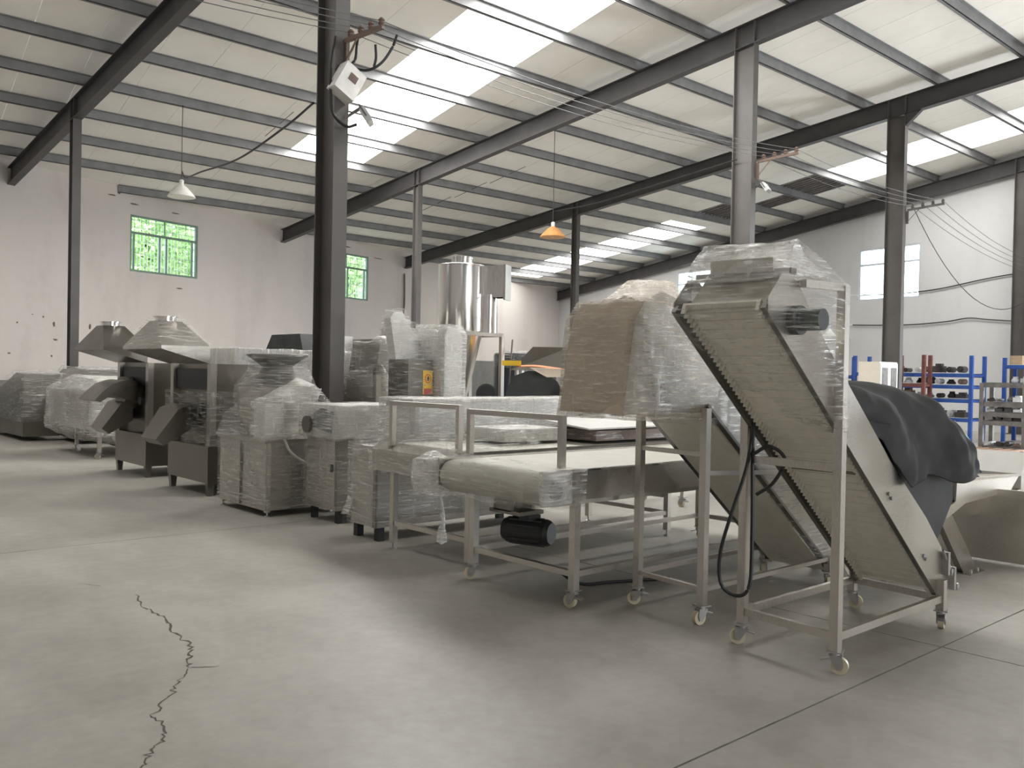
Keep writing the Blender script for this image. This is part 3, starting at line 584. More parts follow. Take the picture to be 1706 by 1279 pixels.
MB().beam((7.60, yF-.012, .795), (9.06, yF-.012, .755), .03, .018).build('rim', 'stainless_bright', FH)
def heap(u, v):
    x = 7.72+u*1.1; y = 3.05+v*.8; s = math.sin(u*math.pi)**.5*math.sin(v*math.pi)**.5
    z = .60 + .27*s + .06*noise.noise(Vector((x*5, y*5, 2)))*s + .05*abs(noise.noise(Vector((x*11, y*11, 5))))*s
    return (x, y, z)
cloth('canvas_cover', 'crumpled grey canvas heaped inside the floor-standing feed hopper', 'cover', heap, 40, 34, 'canvas_grey', 2)
def sheet2(u, v):
    x = 6.50+u*1.5; y = 3.10+v*.85; z = 1.0 - .12*u + .06*math.sin(u*5+v*2) - .25*max(0, u-.75)*4*.3 + .02*noise.noise(Vector((x*3, y*3, 0)))
    z = z if v > .12 else z-(.12-v)*1.6
    return (x, y, z)
cloth('canvas_cover', 'paler grey canvas sheet spread between the covered hopper and the feed hopper', 'cover', sheet2, 30, 20, 'canvas_pale', 3)
PF = thing('feeder_box', 'stainless box feeder under the pale canvas behind the front conveyor tail', 'feeder', (7.0, 3.6, 0))
pfb = MB(); pfb.poly([(6.85, 3.18, .35), (7.5, 3.18, .35), (7.5, 3.9, .35), (6.85, 3.9, .35), (6.6, 3.12, .84), (7.38, 3.12, .82), (7.38, 3.92, .82), (6.6, 3.92, .84)], [(0, 3, 2, 1), (4, 5, 6, 7), (0, 1, 5, 4), (1, 2, 6, 5), (2, 3, 7, 6), (3, 0, 4, 7)]); pfb.build('bin', 'black_rubber', PF)
for x in (6.95, 7.4):
    for y in (3.25, 3.85): leg(PF, x, y, 0, .36, .05)
# ---------------------------------------------------------------- belt tables
def belt_table(root, Y0, Y1, X0, X1, nose, legsx, castered, arch):
    zt = .955
    for y in (Y0, Y1-.012):
        MB().box(X0, X1, y, y+.012, .745, zt).build('side_panel', 'stainless', root)
        MB().box(X0, X1, y-.012, y+.03, zt-.012, zt).build('edge_strip', 'stainless_bright', root)
    b = MB(); w0, w1 = Y0+.03, Y1-.03; r = .115; cx, cz = X0+.11, .825
    prof = [(X1-.1, zt-.012), (cx+.1, zt-.012)] + [(cx - r*math.sin(t), cz + r*math.cos(t)) for t in [math.pi*k/10 for k in range(0, 11)]] + [(X1-.1, cz-r)]
    b.prism(prof, w0, w1); b.build('belt', 'belt_cream', root)
    for y in ((Y0-.02, Y0), (Y1, Y1+.02)): MB().cyl((cx, y[0], cz), (cx, y[1], cz), .06, n=16).build('bearing', 'dark_cover', root)
    for x in legsx:
        for y in (Y0+.03, Y1-.03):
            leg(root, x, y, .126 if castered else .06, .76, .055)
            (caster if castered else foot)(root, x, y)
    for y in (Y0+.03, Y1-.03): rail(root, (legsx[0]+.03, y, .235), (legsx[1]-.03, y, .235), .04, .04)
    for x in legsx: rail(root, (x, Y0+.06, .235), (x, Y1-.06, .235), .04, .04)
    rail(root, (legsx[0]+1.0, Y0+.06, .70), (legsx[0]+1.0, Y1-.06, .70))
    if arch:
        xa_, ya_, yb_, za_ = arch
        for y in (ya_, yb_): leg(root, xa_, y, zt-.02, za_-.04, .045, name='guard_post')
        rail(root, (xa_, ya_-.0225, za_-.02), (xa_, yb_+.0225, za_-.02), .045, .04, name='guard_bar')
T = thing('belt_table', 'wide cream flat belt conveyor table on casters with film tied round its roller end', 'conveyor', (5.8, 4.78, 0), 'flat belt tables')
belt_table(T, 4.20, 5.34, 4.06, 8.0, True, (4.40, 7.3), True, (4.45, 4.42, 5.44, 1.315))
mm_ = MB(); c = Vector((4.64, 4.95, .40)); ax = Vector((.10, -.30, 0)).normalized(); mm_.cyl(c-ax*.17, c+ax*.17, .10, n=22); mm_.cyl(c-ax*.20, c-ax*.17, .085, n=22); mm_.cyl(c+ax*.17, c+ax*.20, .10, .08, n=22); mm_.box(4.58, 4.70, 4.88, 5.0, .49, .53)
for k in range(12): a = 2*math.pi*k/12; q = Vector((-ax.y*math.cos(a), ax.x*math.cos(a), math.sin(a)))*.103; mm_.beam(c-ax*.14+q, c+ax*.14+q, .008, .012)
mm_.build('drive_motor', 'black_plastic', T)
MB().box(4.50, 4.75, 4.90, 5.25, .53, .56).build('motor_bracket', 'stainless_dark', T); MB().box(4.50, 4.53, 5.0, 5.2, .55, .74).build('motor_bracket', 'stainless_dark', T); MB().box(4.72, 4.75, 5.0, 5.2, .55, .74).build('motor_bracket', 'stainless_dark', T)
wrap(T, bx8(4.02, 4.42, 4.15, 5.42, .70, .965), 'film_light', seed=12, amp=.014)
wrap(T, bx8(4.04, 4.30, 4.165, 4.20, .73, .95)+[(4.12, 4.10, .84)], 'film_dense', seed=13, amp=.012, seg=.05, label='film bunched over the roller bearing')
wrap(T, bx8(3.98, 4.20, 5.35, 5.55, .66, .93)+[(4.1, 5.45, 1.0)], 'film_dense', seed=14, amp=.03, seg=.05, label='knotted film at the belt corner')
MB().tube(path((4.15, 5.45, .70), (4.18, 5.44, .58), (4.22, 5.47, .50), (4.20, 5.44, .40), (4.24, 5.50, .30)), .012, 6).build('film_tail', 'sheet_white', T)
kn = MB(); kn.rings([[(4.20+r*math.cos(a), 5.46+r*math.sin(a), z) for a in [2*math.pi*i/8 for i in range(8)]] for r, z in ((.004, .52), (.022, .50), (.006, .47), (.035, .36), (.042, .29), (.012, .27))]); kn.build('film_tail', 'film_dense', T)
LT = thing('belt_table', 'neighbouring flat belt table on levelling feet with flat end plate and guard bar', 'conveyor', (5.8, 6.2, 0), 'flat belt tables')
belt_table(LT, 5.56, 6.70, 4.52, 8.0, False, (4.58, 7.15), False, (4.56, 5.72, 6.68, 1.335))
MB().prism([(4.50, .70), (4.50, .89), (4.60, .955), (4.60, .70)], 5.62, 6.92).build('end_plate', 'stainless', LT)
wrap(LT, bx8(4.48, 4.9, 5.58, 6.94, .68, .97), 'film_light', seed=15, amp=.012)
wrap(LT, [(4.50, 5.72, .9), (4.50, 5.72, 1.33), (5.6, 5.8, .97), (5.6, 6.6, .97), (5.9, 6.5, 1.2), (4.62, 6.68, .95), (5.4, 6.7, 1.22)], 'film_light', seed=16, amp=.012, label='loose film stretched to the guard bar')
def wbox(label, x0, x1, y0, y1, z0, z1, body, filmmat, seed, cat='box', name='wrapped_box', amp=.012):
    r = thing(name, label, cat, ((x0+x1)/2, (y0+y1)/2, z0)); MB().box(x0, x1, y0, y1, z0, z1).build('carton', body, r)
    wrap(r, bx8(x0, x1, y0, y1, z0+.002, z1), filmmat, seed=seed, amp=amp, seg=.08); return r
wbox('flat pale carton in film lying on the neighbouring belt table', 5.35, 6.1, 6.05, 6.62, .972, 1.09, 'sheet_white', 'film_dense', 17)
wbox('long low box in dark film at the back of the neighbouring belt table', 6.25, 7.7, 5.75, 6.5, .972, 1.07, 'parts_brown', 'film', 18)
sp = thing('cover_panel', 'white film covered flat panel lying on the low dark box', 'panel', (7.0, 6.1, 1.09)); MB().poly([(6.1, 5.70, 1.10), (7.9, 5.62, 1.12), (7.9, 6.5, 1.16), (6.2, 6.6, 1.16), (6.1, 5.70, 1.085), (7.9, 5.62, 1.105), (7.9, 6.5, 1.145), (6.2, 6.6, 1.145)], [(0, 1, 2, 3), (7, 6, 5, 4), (0, 4, 5, 1), (1, 5, 6, 2), (2, 6, 7, 3), (3, 7, 4, 0)]).build('panel', 'sheet_white', sp)
MB().tube(path((4.46, 5.2, .012), (4.60, 4.95, .012), (4.85, 4.75, .012), (5.05, 4.60, .012), (5.35, 4.42, .012)), .011, 8).build('film_tmp', 'cable_black') if False else None
tag(MB().tube(path((4.42, 5.02, .235), (4.62, 4.70, .18), (4.86, 4.62, .03), (5.15, 4.55, .012), (5.5, 4.40, .012), (5.62, 4.36, .012)), .012, 8).build('power_cable', 'cable_black'), 'black power cable trailing on the floor under the cream belt table', 'cable')

# ---------------------------------------------------------------- row of wrapped machines
CB = thing('wrapped_cabinet', 'low film wrapped stainless cabinet with short legs beside the belt tables', 'machine', (5.5, 7.25, 0), 'film wrapped machines')
MB().box(4.62, 6.6, 7.0, 7.46, .13, .89).build('body', 'stainless', CB)
MB().box(4.60, 4.62, 7.0, 7.05, .13, .89).build('corner_post', 'stainless_dark', CB)
MB().box(5.05, 7.5, 7.02, 7.52, .90, 1.31).build('upper_case', 'sheet_white', CB)
MB().box(5.0, 7.55, 6.98, 7.56, 1.31, 1.335).build('lid', 'sheet_white', CB)
for x in (4.68, 6.5):
    for y in (7.05, 7.41): leg(CB, x, y, 0, .13, .07, 'black_plastic')
wrap(CB, bx8(4.60, 6.62, 6.985, 7.48, .14, .91), 'film', seed=20, amp=.007); wrap(CB, bx8(5.0, 7.56, 6.97, 7.57, .88, 1.345), 'film_dense', seed=21, amp=.008)
wrap(CB, [(4.62, 7.0, .9), (4.62, 7.46, .9), (5.05, 7.0, 1.30), (5.05, 7.5, 1.30), (6, 7.0, .9), (6, 7.5, .9)], 'film_light', seed=22, amp=.02)
wrap(CB, [(4.56, 7.40, .22), (4.56, 7.56, .2), (4.62, 7.4, .40), (4.66, 7.58, .38), (4.66, 7.5, .18)], 'film_dense', seed=23, amp=.03, seg=.05)

BXM = thing('wrapped_cabinet', 'tall film wrapped cabinet with a wide overhanging head box and dark side opening', 'machine', (5.5, 8.33, 0), 'film wrapped machines')
MB().box(4.80, 5.9, 8.03, 8.66, .14, .89).build('body', 'stainless', BXM)
MB().box(4.77, 6.02, 7.97, 8.70, .89, 1.235).build('head_box', 'sheet_white', BXM)
op = MB(); op.prism([(8.10, .94), (8.06, 1.17), (8.30, 1.20), (8.50, 1.12), (8.50, .98), (8.34, .98)], 4.755, 4.77, 'x'); op.build('side_opening', 'dark_cover', BXM)
MB().cyl((4.70, 8.52, 1.02), (4.77, 8.52, 1.02), .09, n=18).build('knob', 'stainless_dark', BXM)
MB().box(4.790, 4.80, 8.06, 8.62, .19, .86).build('door', 'stainless', BXM)
MB().box(4.775, 4.79, 8.10, 8.13, .54, .62).build('door_latch', 'black_plastic', BXM)
MB().box(4.795, 4.80, 8.035, 8.05, .15, .89).build('corner_post', 'stainless_dark', BXM)
for x in (4.87, 5.8):
    for y in (8.1, 8.6): leg(BXM, x, y, 0, .14, .06, 'black_plastic')
wrap(BXM, bx8(4.78, 5.92, 8.01, 8.68, .15, .92), 'film', seed=24, amp=.006); wrap(BXM, bx8(4.74, 6.04, 7.95, 8.72, .88, 1.245), 'film_dense', seed=25, amp=.007)

CT = thing('bowl_machine', 'wrapped bowl cutter with round lid on a square cabinet, film sagging over its side', 'machine', (4.85, 9.45, 0), 'film wrapped machines')
MB().box(4.42, 5.26, 8.86, 10.02, .07, .80).build('cabinet', 'stainless', CT)
MB().box(4.40, 4.42, 9.45, 9.455, .08, .79).build('door_seam', 'stainless_dark', CT)
MB().box(4.39, 5.28, 8.84, 10.04, .80, .835).build('worktop', 'stainless', CT)
for x, y in ((4.45, 8.88), (4.45, 9.98), (5.22, 8.88), (5.22, 9.98)): leg(CT, x, y, .05, .80, .05, 'stainless_bright'); foot(CT, x, y)
bc = (4.82, 9.42, .835)
MB().lathe(bc, [(.30, 0), (.36, .10), (.425, .28), (.435, .52), (.435, .57), (.43, .575)], 32).build('bowl', 'stainless', CT)
MB().lathe(bc, [(.44, .56), (.44, .58), (.20, .72), (.17, .80)], 32).build('cone', 'stainless_dark', CT)
MB().lathe(bc, [(.16, .78), (.20, .82), (.34, .915), (.35, .93), (.34, .935)], 32).build('lid', 'stainless_dark', CT)
MB().box(4.40, 4.62, 8.86, 9.12, .835, 1.22).build('control_box', 'sheet_white', CT)
wrap(CT, bx8(4.40, 5.27, 8.85, 10.03, .09, .85), 'film', seed=26, amp=.006)
wrap(CT, [(bc[0]+r*math.cos(a), bc[1]+r*math.sin(a), z) for r, z in ((.36, 1.78), (.38, 1.70), (.15, 1.62)) for a in [2*math.pi*i/14 for i in range(14)]], 'film', seed=27, amp=.02)
wrap(CT, [(bc[0]+r*math.cos(a), bc[1]+r*math.sin(a), z) for r, z in ((.30, 1.68), (.45, 1.42), (.47, 1.1), (.40, .84)) for a in [2*math.pi*i/14 for i in range(14)]]+[(4.9, 8.86, 1.35), (5.2, 8.86, 1.2)], 'film', seed=28, amp=.03)
wrap(CT, bx8(4.38, 4.66, 8.83, 9.16, .84, 1.25)+[(4.75, 8.85, 1.5), (4.9, 8.84, .9), (5.1, 8.86, 1.40)], 'film_dense', seed=29, amp=.035, seg=.06)
wrap(CT, [(4.37, 9.5, .84), (4.37, 10.04, .82), (4.4, 9.6, 1.15), (4.6, 9.9, 1.25), (4.9, 10.05, .85), (4.9, 9.6, .85), (4.5, 10.08, 1.05)], 'film', seed=30, amp=.03)
MB().tube(path((4.62, 8.83, .83), (4.68, 8.80, .70), (4.85, 8.78, .58), (5.05, 8.78, .53), (5.25, 8.82, .52)), .014, 6).build('film_tail', 'sheet_white', CT)

def hooded(root, X, Y0, Y1, ztop, xb, seed, wrapped):
    w_ = Y1-Y0; ym = (Y0+Y1)/2
    MB().box(X, xb, Y0, Y1, .16, .62).build('base_cabinet', 'stainless_dark', root)
    for y in (Y0+.05, Y1-.05):
        for x in (X+.05, xb-.05): MB().prism([(x-.045, .16), (x+.045, .16), (x+.03, 0), (x-.03, 0)], y-.04, y+.04).build('leg', 'stainless_dark', root)
    MB().box(X+.02, X+.10, Y0, Y0+.10, .62, ztop).build('post', 'stainless', root); MB().box(X+.02, X+.10, Y1-.10, Y1, .62, ztop).build('post', 'stainless', root)
    MB().box(X+.10, xb, Y0+.01, Y1-.01, .62, ztop).build('housing', 'stainless_dark', root)
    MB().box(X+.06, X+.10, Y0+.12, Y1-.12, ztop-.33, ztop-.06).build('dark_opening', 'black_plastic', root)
    # canopy hood projecting over the front, with duct collar
    h0, h1 = X-.60, X+.0; b = MB(); y0, y1 = Y0-.02, Y1+.02
    zf, zb_, zt_ = ztop+.17, ztop, ztop+.215; xc = X-.30; zc = ztop+.53; q = .15
    b.poly([(h0, y0, zf), (h1, y0, zb_), (h1, y1, zb_), (h0, y1, zf), (h0, y0, zf+.04), (h1, y0, zt_), (h1, y1, zt_), (h0, y1, zf+.04), (xc-q, ym-q, zc), (xc+q, ym-q, zc), (xc+q, ym+q, zc), (xc-q, ym+q, zc)],
           [(0, 3, 2, 1), (0, 1, 5, 4), (1, 2, 6, 5), (2, 3, 7, 6), (3, 0, 4, 7), (4, 5, 9, 8), (5, 6, 10, 9), (6, 7, 11, 10), (7, 4, 8, 11), (8, 9, 10, 11)])
    b.build('canopy_hood', 'stainless_dark' if not wrapped else 'stainless', root)
    MB().lathe((xc, ym, zc), [(.125, 0), (.125, .05), (.15, .05), (.15, .06), (.12, .06)], 22).build('duct_collar', 'stainless_bright', root)
    # drum, ring and discharge chute on the front
    if not wrapped: MB().cyl((X-.10, ym+.15, ztop-.45), (X+.1, ym+.15, ztop-.45), .24, n=28).build('drum', 'stainless_dark', root)
    ch = MB(); a0, a1 = ym-.05, ym+.60
    ch.poly([(X+.02, a0, .80), (X+.02, a1, .80), (X-.30, a1-.06, .60), (X-.30, a0+.06, .60), (X+.02, a0, 1.12), (X+.02, a1, 1.12), (X-.14, a1, 1.06), (X-.14, a0, 1.06), (X-.40, a1-.06, .68), (X-.40, a0+.06, .68)], [(0, 1, 2, 3), (4, 5, 6, 7), (6, 7, 9, 8), (2, 3, 9, 8), (0, 4, 7, 9, 3), (1, 5, 6, 8, 2)]); ch.build('discharge_chute', 'stainless_dark', root)
    MB().cyl((X-.02, Y0+.22, ztop-.55), (X+.03, Y0+.22, ztop-.55), .06, n=14).build('hand_wheel', 'black_plastic', root)
H2 = thing('hooded_machine', 'hooded roasting machine in film with its canopy wrapped, next to the bowl cutter', 'machine', (5.2, 11.35, 0), 'hooded machines')
hooded(H2, 4.56, 10.70, 12.0, 1.65, 5.3, 31, True)
MB().box(5.0, 6.9, 10.95, 11.9, 1.40, 1.86).build('rear_case', 'sheet_white', H2); MB().box(5.02, 6.8, 11.0, 11.85, .5, 1.40).build('rear_body', 'stainless', H2)
for x in (5.5, 6.7): MB().box(x-.04, x+.04, 11.05, 11.8, 0, .5).build('leg', 'stainless_dark', H2)
wrap(H2, [(3.94, 10.66, 1.82), (3.94, 12.03, 1.82), (4.56, 10.66, 1.66), (4.56, 12.03, 1.66), (4.57, 10.66, 1.88), (4.57, 12.03, 1.88), (4.1, 11.18, 2.21), (4.42, 11.18, 2.21), (4.1, 11.5, 2.21), (4.42, 11.5, 2.21)], 'film_light', seed=32, amp=.012)
wrap(H2, bx8(4.98, 6.92, 10.93, 11.92, 1.38, 1.87), 'film_vertical', seed=33, amp=.012)
wrap(H2, bx8(4.52, 5.0, 10.68, 12.02, .62, 1.30), 'film_light', seed=34, amp=.014)
H1 = thing('hooded_machine', 'hooded roasting machine with bare canopy and duct collar, farther from the bowl cutter', 'machine', (5.3, 13.6, 0), 'hooded machines')
hooded(H1, 4.62, 13.0, 14.3, 1.655, 5.5, 35, False)
pl = MB(); pl.prism([(4.62, 1.38), (4.45, 1.40), (4.26, 1.34), (4.12, 1.22), (4.02, 1.10), (4.10, 1.08), (4.25, 1.18), (4.45, 1.12), (4.62, 1.10)], 13.35, 14.1); pl.build('feed_lip', 'stainless_dark', H1)

M10 = thing('wrapped_machine', 'long low machine on casters under loose white film at the far left', 'machine', (5.5, 16.9, 0), 'film wrapped machines')
MB().box(4.72, 6.6, 15.98, 18.4, .5, 1.16).build('body', 'stainless', M10); MB().prism([(15.98, 1.16), (16.6, 1.36), (18.0, 1.40), (18.4, 1.16)], 5.0, 6.6, 'x').build('ridge_cover', 'sheet_white', M10); MB().box(4.95, 6.5, 16.2, 17.9, 1.16, 1.20).build('cover_plate', 'sheet_white', M10)
fn = MB(); fn.poly([(5.0, 15.9, .5), (6.0, 15.9, .5), (6.0, 17.2, .5), (5.0, 17.2, .5), (5.3, 16.3, .18), (5.6, 16.3, .18), (5.6, 16.7, .18), (5.3, 16.7, .18)], [(3, 2, 1, 0), (4, 5, 6, 7), (0, 1, 5, 4), (1, 2, 6, 5), (2, 3, 7, 6), (3, 0, 4, 7)]); fn.build('funnel', 'stainless', M10)
for x, y in ((4.92, 16.05), (5.03, 17.7), (6.5, 16.05), (6.5, 18.3)): leg(M10, x, y, .126, .5, .06); caster(M10, x, y)
wrap(M10, bx8(4.68, 6.65, 15.94, 18.45, .42, 1.18)+[(5.0, 16.6, 1.38), (6.6, 16.6, 1.38), (5.0, 18, 1.42), (6.6, 18, 1.42), (5.3, 16.2, .2), (4.9, 17.6, .24), (5.6, 18.2, .24)], 'film_dense', seed=40, amp=.035, seg=.12)
M10b = thing('wrapped_machine', 'film shrouded machine with a sloping cover behind the far left casters', 'machine', (5.2, 20.8, 0), 'film wrapped machines')
MB().prism([(5.5, .1), (5.5, 1.3), (5.7, 1.52), (7.0, 1.52), (7.0, .1)], 19.2, 21.15).build('body', 'stainless_dark', M10b)
MB().prism([(20.4, .1), (20.4, 1.40), (21.0, 1.42), (23.3, .85), (23.3, .1)], 4.75, 5.45, 'x').build('tail', 'stainless_dark', M10b)
wrap(M10b, [(x, y, z) for x, z in ((5.45, .15), (5.45, 1.3), (5.7, 1.57), (7.05, 1.57), (7.05, .15)) for y in (19.15, 21.2)], 'film', seed=41, amp=.04, seg=.14)
wrap(M10b, [(4.7, 20.35, .4), (5.5, 20.35, .4), (4.7, 20.35, 1.45), (5.5, 20.35, 1.45), (4.7, 21.0, 1.48), (5.5, 21.0, 1.48), (4.7, 23.4, .9), (5.5, 23.4, .9), (4.7, 23.4, .4), (5.5, 23.4, .4)], 'film', seed=42, amp=.03, seg=.14)
dkt = thing('motor_guard', 'dark curved motor guard standing behind the long low machine', 'guard', (7.2, 18.3, 0)); MB().prism([(17.4+.9*math.cos(t), 1.25+.45*math.sin(t)) for t in [math.pi*k/12 for k in range(13)]], 7.0, 7.5, 'x').build('cowl', 'dark_cover', dkt); MB().box(7.0, 7.5, 16.6, 18.2, 0, 1.25).build('pedestal', 'stainless_dark', dkt)
TR = thing('hand_trolley', 'folded tubular trolley on small wheels at the far left edge', 'trolley', (5.2, 24.3, 0))
for y in (23.6, 25.0): MB().tube([(4.7, y, .16), (5.7, y, .16)], .03, 6).build('deck_rail', 'zinc', TR)
for x in (4.7, 5.2, 5.7): MB().tube([(x, 23.6, .18), (x, 25.0, .18)], .025, 6).build('deck_rail', 'zinc', TR)
for a, b in (((4.7, 24.9, .2), (4.7, 24.1, 1.0)), ((4.7, 23.7, .2), (4.7, 24.7, .75)), ((4.7, 23.7, .3), (4.72, 23.5, .8)), ((5.7, 24.9, .2), (5.7, 24.1, 1.0))): MB().tube([a, b], .022, 6).build('tube', 'zinc', TR)
MB().box(4.7, 5.7, 23.6, 25.0, .20, .23).build('deck', 'iron_grey', TR)
for x in (4.75, 5.65):
    for y in (23.65, 24.95): MB().cyl((x, y-.02, .08), (x, y+.02, .08), .08, n=14).build('wheel', 'caster_cream', TR)
# ---------------------------------------------------------------- machines of the second row
PM = thing('packing_machine', 'film wrapped machine with tilted panel and grey control box carrying a yellow warning sticker', 'machine', (6.7, 9.0, 0))
MB().box(6.12, 6.55, 8.66, 9.08, 1.18, 1.745).build('control_box', 'stainless_dark', PM)
MB().box(6.08, 7.05, 8.62, 9.3, .35, 1.18).build('cabinet', 'stainless', PM)
for x in (6.15, 6.98):
    for y in (8.7, 9.22): leg(PM, x, y, 0, .35, .06)
MB().prism([(6.14, 1.74), (6.05, 2.25), (6.10, 2.32), (6.22, 2.33), (6.62, 1.74)], 8.95, 9.10).build('tilted_panel', 'sheet_white', PM)
MB().prism([(6.50, 1.2), (6.50, 2.05), (6.55, 2.15), (6.70, 2.13), (6.77, 2.04), (6.77, 1.2)], 8.46, 9.05).build('hopper_housing', 'sheet_white', PM)
st = MB().box(6.33, 6.47, 8.652, 8.659, 1.33, 1.62).build('warning_sticker', 'sticker_yellow', PM)
MB().box(6.345, 6.455, 8.649, 8.652, 1.33, 1.40).build('sticker_band', 'sticker_red', st)
MB().prism([(6.40+.045*math.cos(a), 1.52+.055*math.sin(a)) for a in [2*math.pi*i/20 for i in range(20)]], 8.648, 8.652).build('sticker_ring', 'sticker_red', st)
MB().prism([(6.40+.034*math.cos(a), 1.52+.043*math.sin(a)) for a in [2*math.pi*i/20 for i in range(20)]], 8.646, 8.648).build('sticker_disc', 'sticker_yellow', st)
MB().prism([(6.385, 1.495), (6.415, 1.495), (6.418, 1.53), (6.40, 1.555), (6.382, 1.53)], 8.643, 8.646).build('sticker_pictogram', 'ink', st)
wrap(PM, [(x, y, z) for y in (8.93, 9.12) for x, z in ((6.12, 1.75), (6.03, 2.26), (6.09, 2.35), (6.24, 2.35), (6.66, 1.75))], 'film_light', seed=50, amp=.012)
wrap(PM, [(x, y, z) for y in (8.42, 9.08) for x, z in ((6.47, 1.2), (6.47, 2.08), (6.54, 2.18), (6.72, 2.16), (6.80, 2.05), (6.80, 1.2))], 'film_dense', seed=51, amp=.016)
wrap(PM, [(6.1, 8.64, 1.74), (6.56, 8.64, 1.74), (6.2, 9.0, 2.3), (6.55, 8.5, 2.05), (6.15, 9.1, 1.75), (6.6, 9.1, 1.75)], 'film_light', seed=52, amp=.02)
wrap(PM, bx8(6.10, 6.57, 8.64, 9.10, 1.17, 1.75), 'film_light', seed=53, amp=.008)

BG = thing('bagged_machine', 'film bagged machine with a short bright flue behind the nearest column', 'machine', (6.85, 10.4, 0), 'film wrapped machines')
MB().box(6.55, 7.35, 10.0, 10.75, .4, 1.55).build('body', 'stainless', BG); MB().prism([(6.55, 1.55), (6.62, 1.98), (7.2, 1.98), (7.35, 1.55)], 10.02, 10.7).build('top_case', 'stainless_dark', BG)
for x in (6.6, 7.3):
    for y in (10.05, 10.7): leg(BG, x, y, 0, .4, .06)
wrap(BG, [(6.50, 10.0, 1.2), (6.50, 10.75, 1.2), (6.52, 9.98, 1.95), (6.52, 10.75, 1.95), (6.7, 10.2, 2.06), (7.1, 10.2, 2.10), (7.3, 10.0, 1.95), (7.38, 10.0, 1.3), (7.38, 10.75, 1.3), (7.3, 10.75, 1.95)], 'film', seed=54, amp=.05)
wrap(BG, [(6.42, 10.3, 1.6), (6.45, 10.75, 1.55), (6.9, 9.95, 1.3), (6.6, 9.97, 1.72), (6.5, 10.1, 1.25), (6.8, 10.6, 1.2), (6.7, 9.9, 1.1)], 'film_dense', seed=55, amp=.04, seg=.07)
DH = thing('hooded_box_machine', 'machine with a dark slanted hood behind the bowl cutter', 'machine', (6.9, 12.8, 0))
MB().prism([(12.0, 1.90), (12.1, 2.14), (13.0, 2.14), (13.25, 1.85)], 6.55, 7.25, 'x').build('hood', 'dark_cover', DH)
MB().box(6.62, 7.25, 12.05, 13.1, .5, 1.90).build('body', 'stainless', DH); MB().box(6.9, 7.4, 11.98, 12.05, .9, 2.13).build('side_panel', 'sheet_white', DH)
for x in (6.7, 7.2):
    for y in (12.12, 13.0): leg(DH, x, y, 0, .5, .06)
FL = thing('flue_machine', 'stainless machine with a short round flue seen behind the bagged machine', 'machine', (7.6, 11.7, 0)); MB().box(7.35, 8.2, 11.0, 11.9, .3, 2.08).build('body', 'stainless_dark', FL)
MB().lathe((7.62, 11.35, 2.08), [(.12, 0), (.12, .14), (.13, .14), (.13, .16), (.11, .16)], 20).build('flue', 'stainless_bright', FL)
for x in (7.42, 8.1):
    for y in (11.1, 11.8): leg(FL, x, y, 0, .3, .06)
# cyclone tank on a frame
CY = thing('cyclone_tank', 'tall shiny stainless cyclone tank with side outlet on a square frame', 'tank', (8.2, 10.2, 0))
cc = (8.12, 10.2)
MB().lathe((*cc, 2.19), [(.33, 0), (.335, .02), (.335, .95), (.34, .955), (.34, .975), (.33, .98)], 40).build('drum', 'stainless_bright', CY)
MB().lathe((*cc, 3.16), [(.15, 0), (.15, .10), (.16, .10), (.16, .125), (.14, .125)], 28).build('collar', 'stainless_bright', CY)
vo = MB(); vo.prism([(8.12+.335*math.cos(t), 10.2+.335*math.sin(t)) for t in [math.pi*(.6-.9*k/14) for k in range(15)]] + [(8.46, 9.62), (8.62, 9.70), (8.60, 9.84)], 2.70, 3.16, 'z'); vo.build('side_outlet', 'stainless_bright', CY)
MB().prism([(8.43, 9.62), (8.45, 9.60), (8.65, 9.70), (8.64, 9.725)], 2.66, 3.17, 'z').build('outlet_flange', 'stainless', CY)
MB().lathe((8.42, 9.95, 2.19), [(.15, 0), (.15, .55)], 28).build('side_pipe', 'stainless_bright', CY)
MB().lathe((*cc, 1.20), [(.10, 0), (.11, .02), (.32, .96), (.33, .99)], 32).build('cone', 'stainless', CY)
for x, y in ((7.80, 9.86), (7.80, 10.54), (8.58, 9.80), (8.58, 10.54)): leg(CY, x, y, 0, 2.15, .06)
for p, q in (((7.80, 9.86), (8.58, 9.80)), ((7.80, 10.54), (8.58, 10.54)), ((7.80, 9.86), (7.80, 10.54)), ((8.58, 9.80), (8.58, 10.54))):
    rail(CY, (*p, 2.16), (*q, 2.16), .06, .05); rail(CY, (*p, .5), (*q, .5), .05, .05)
tag(MB().cyl((8.20, 9.40, 1.30), (8.44, 9.16, 1.36), .13, n=24).build('black_hose_end', 'black_plastic'), 'dark round fan outlet beside the tank frame', 'outlet') if False else None
fo = thing('fan_outlet', 'round dark fan outlet standing below the cyclone tank cone', 'fan', (7.9, 9.25, 0)); MB().cyl((7.92, 9.35, 1.30), (7.74, 9.14, 1.32), .14, n=24).build('duct', 'dark_cover', fo); MB().cyl((7.745, 9.145, 1.32), (7.735, 9.133, 1.32), .12, n=24).build('mouth', 'black_plastic', fo); MB().box(7.7, 7.95, 9.1, 9.4, 0, 1.22).build('pedestal', 'stainless_dark', fo)
po = tag(MB().tube([(8.30, 9.45, 0), (8.74, 9.745, 2.10)], .012, 6).build('steel_rod', 'iron_grey'), 'thin steel rod leaning against the tank frame', 'rod')
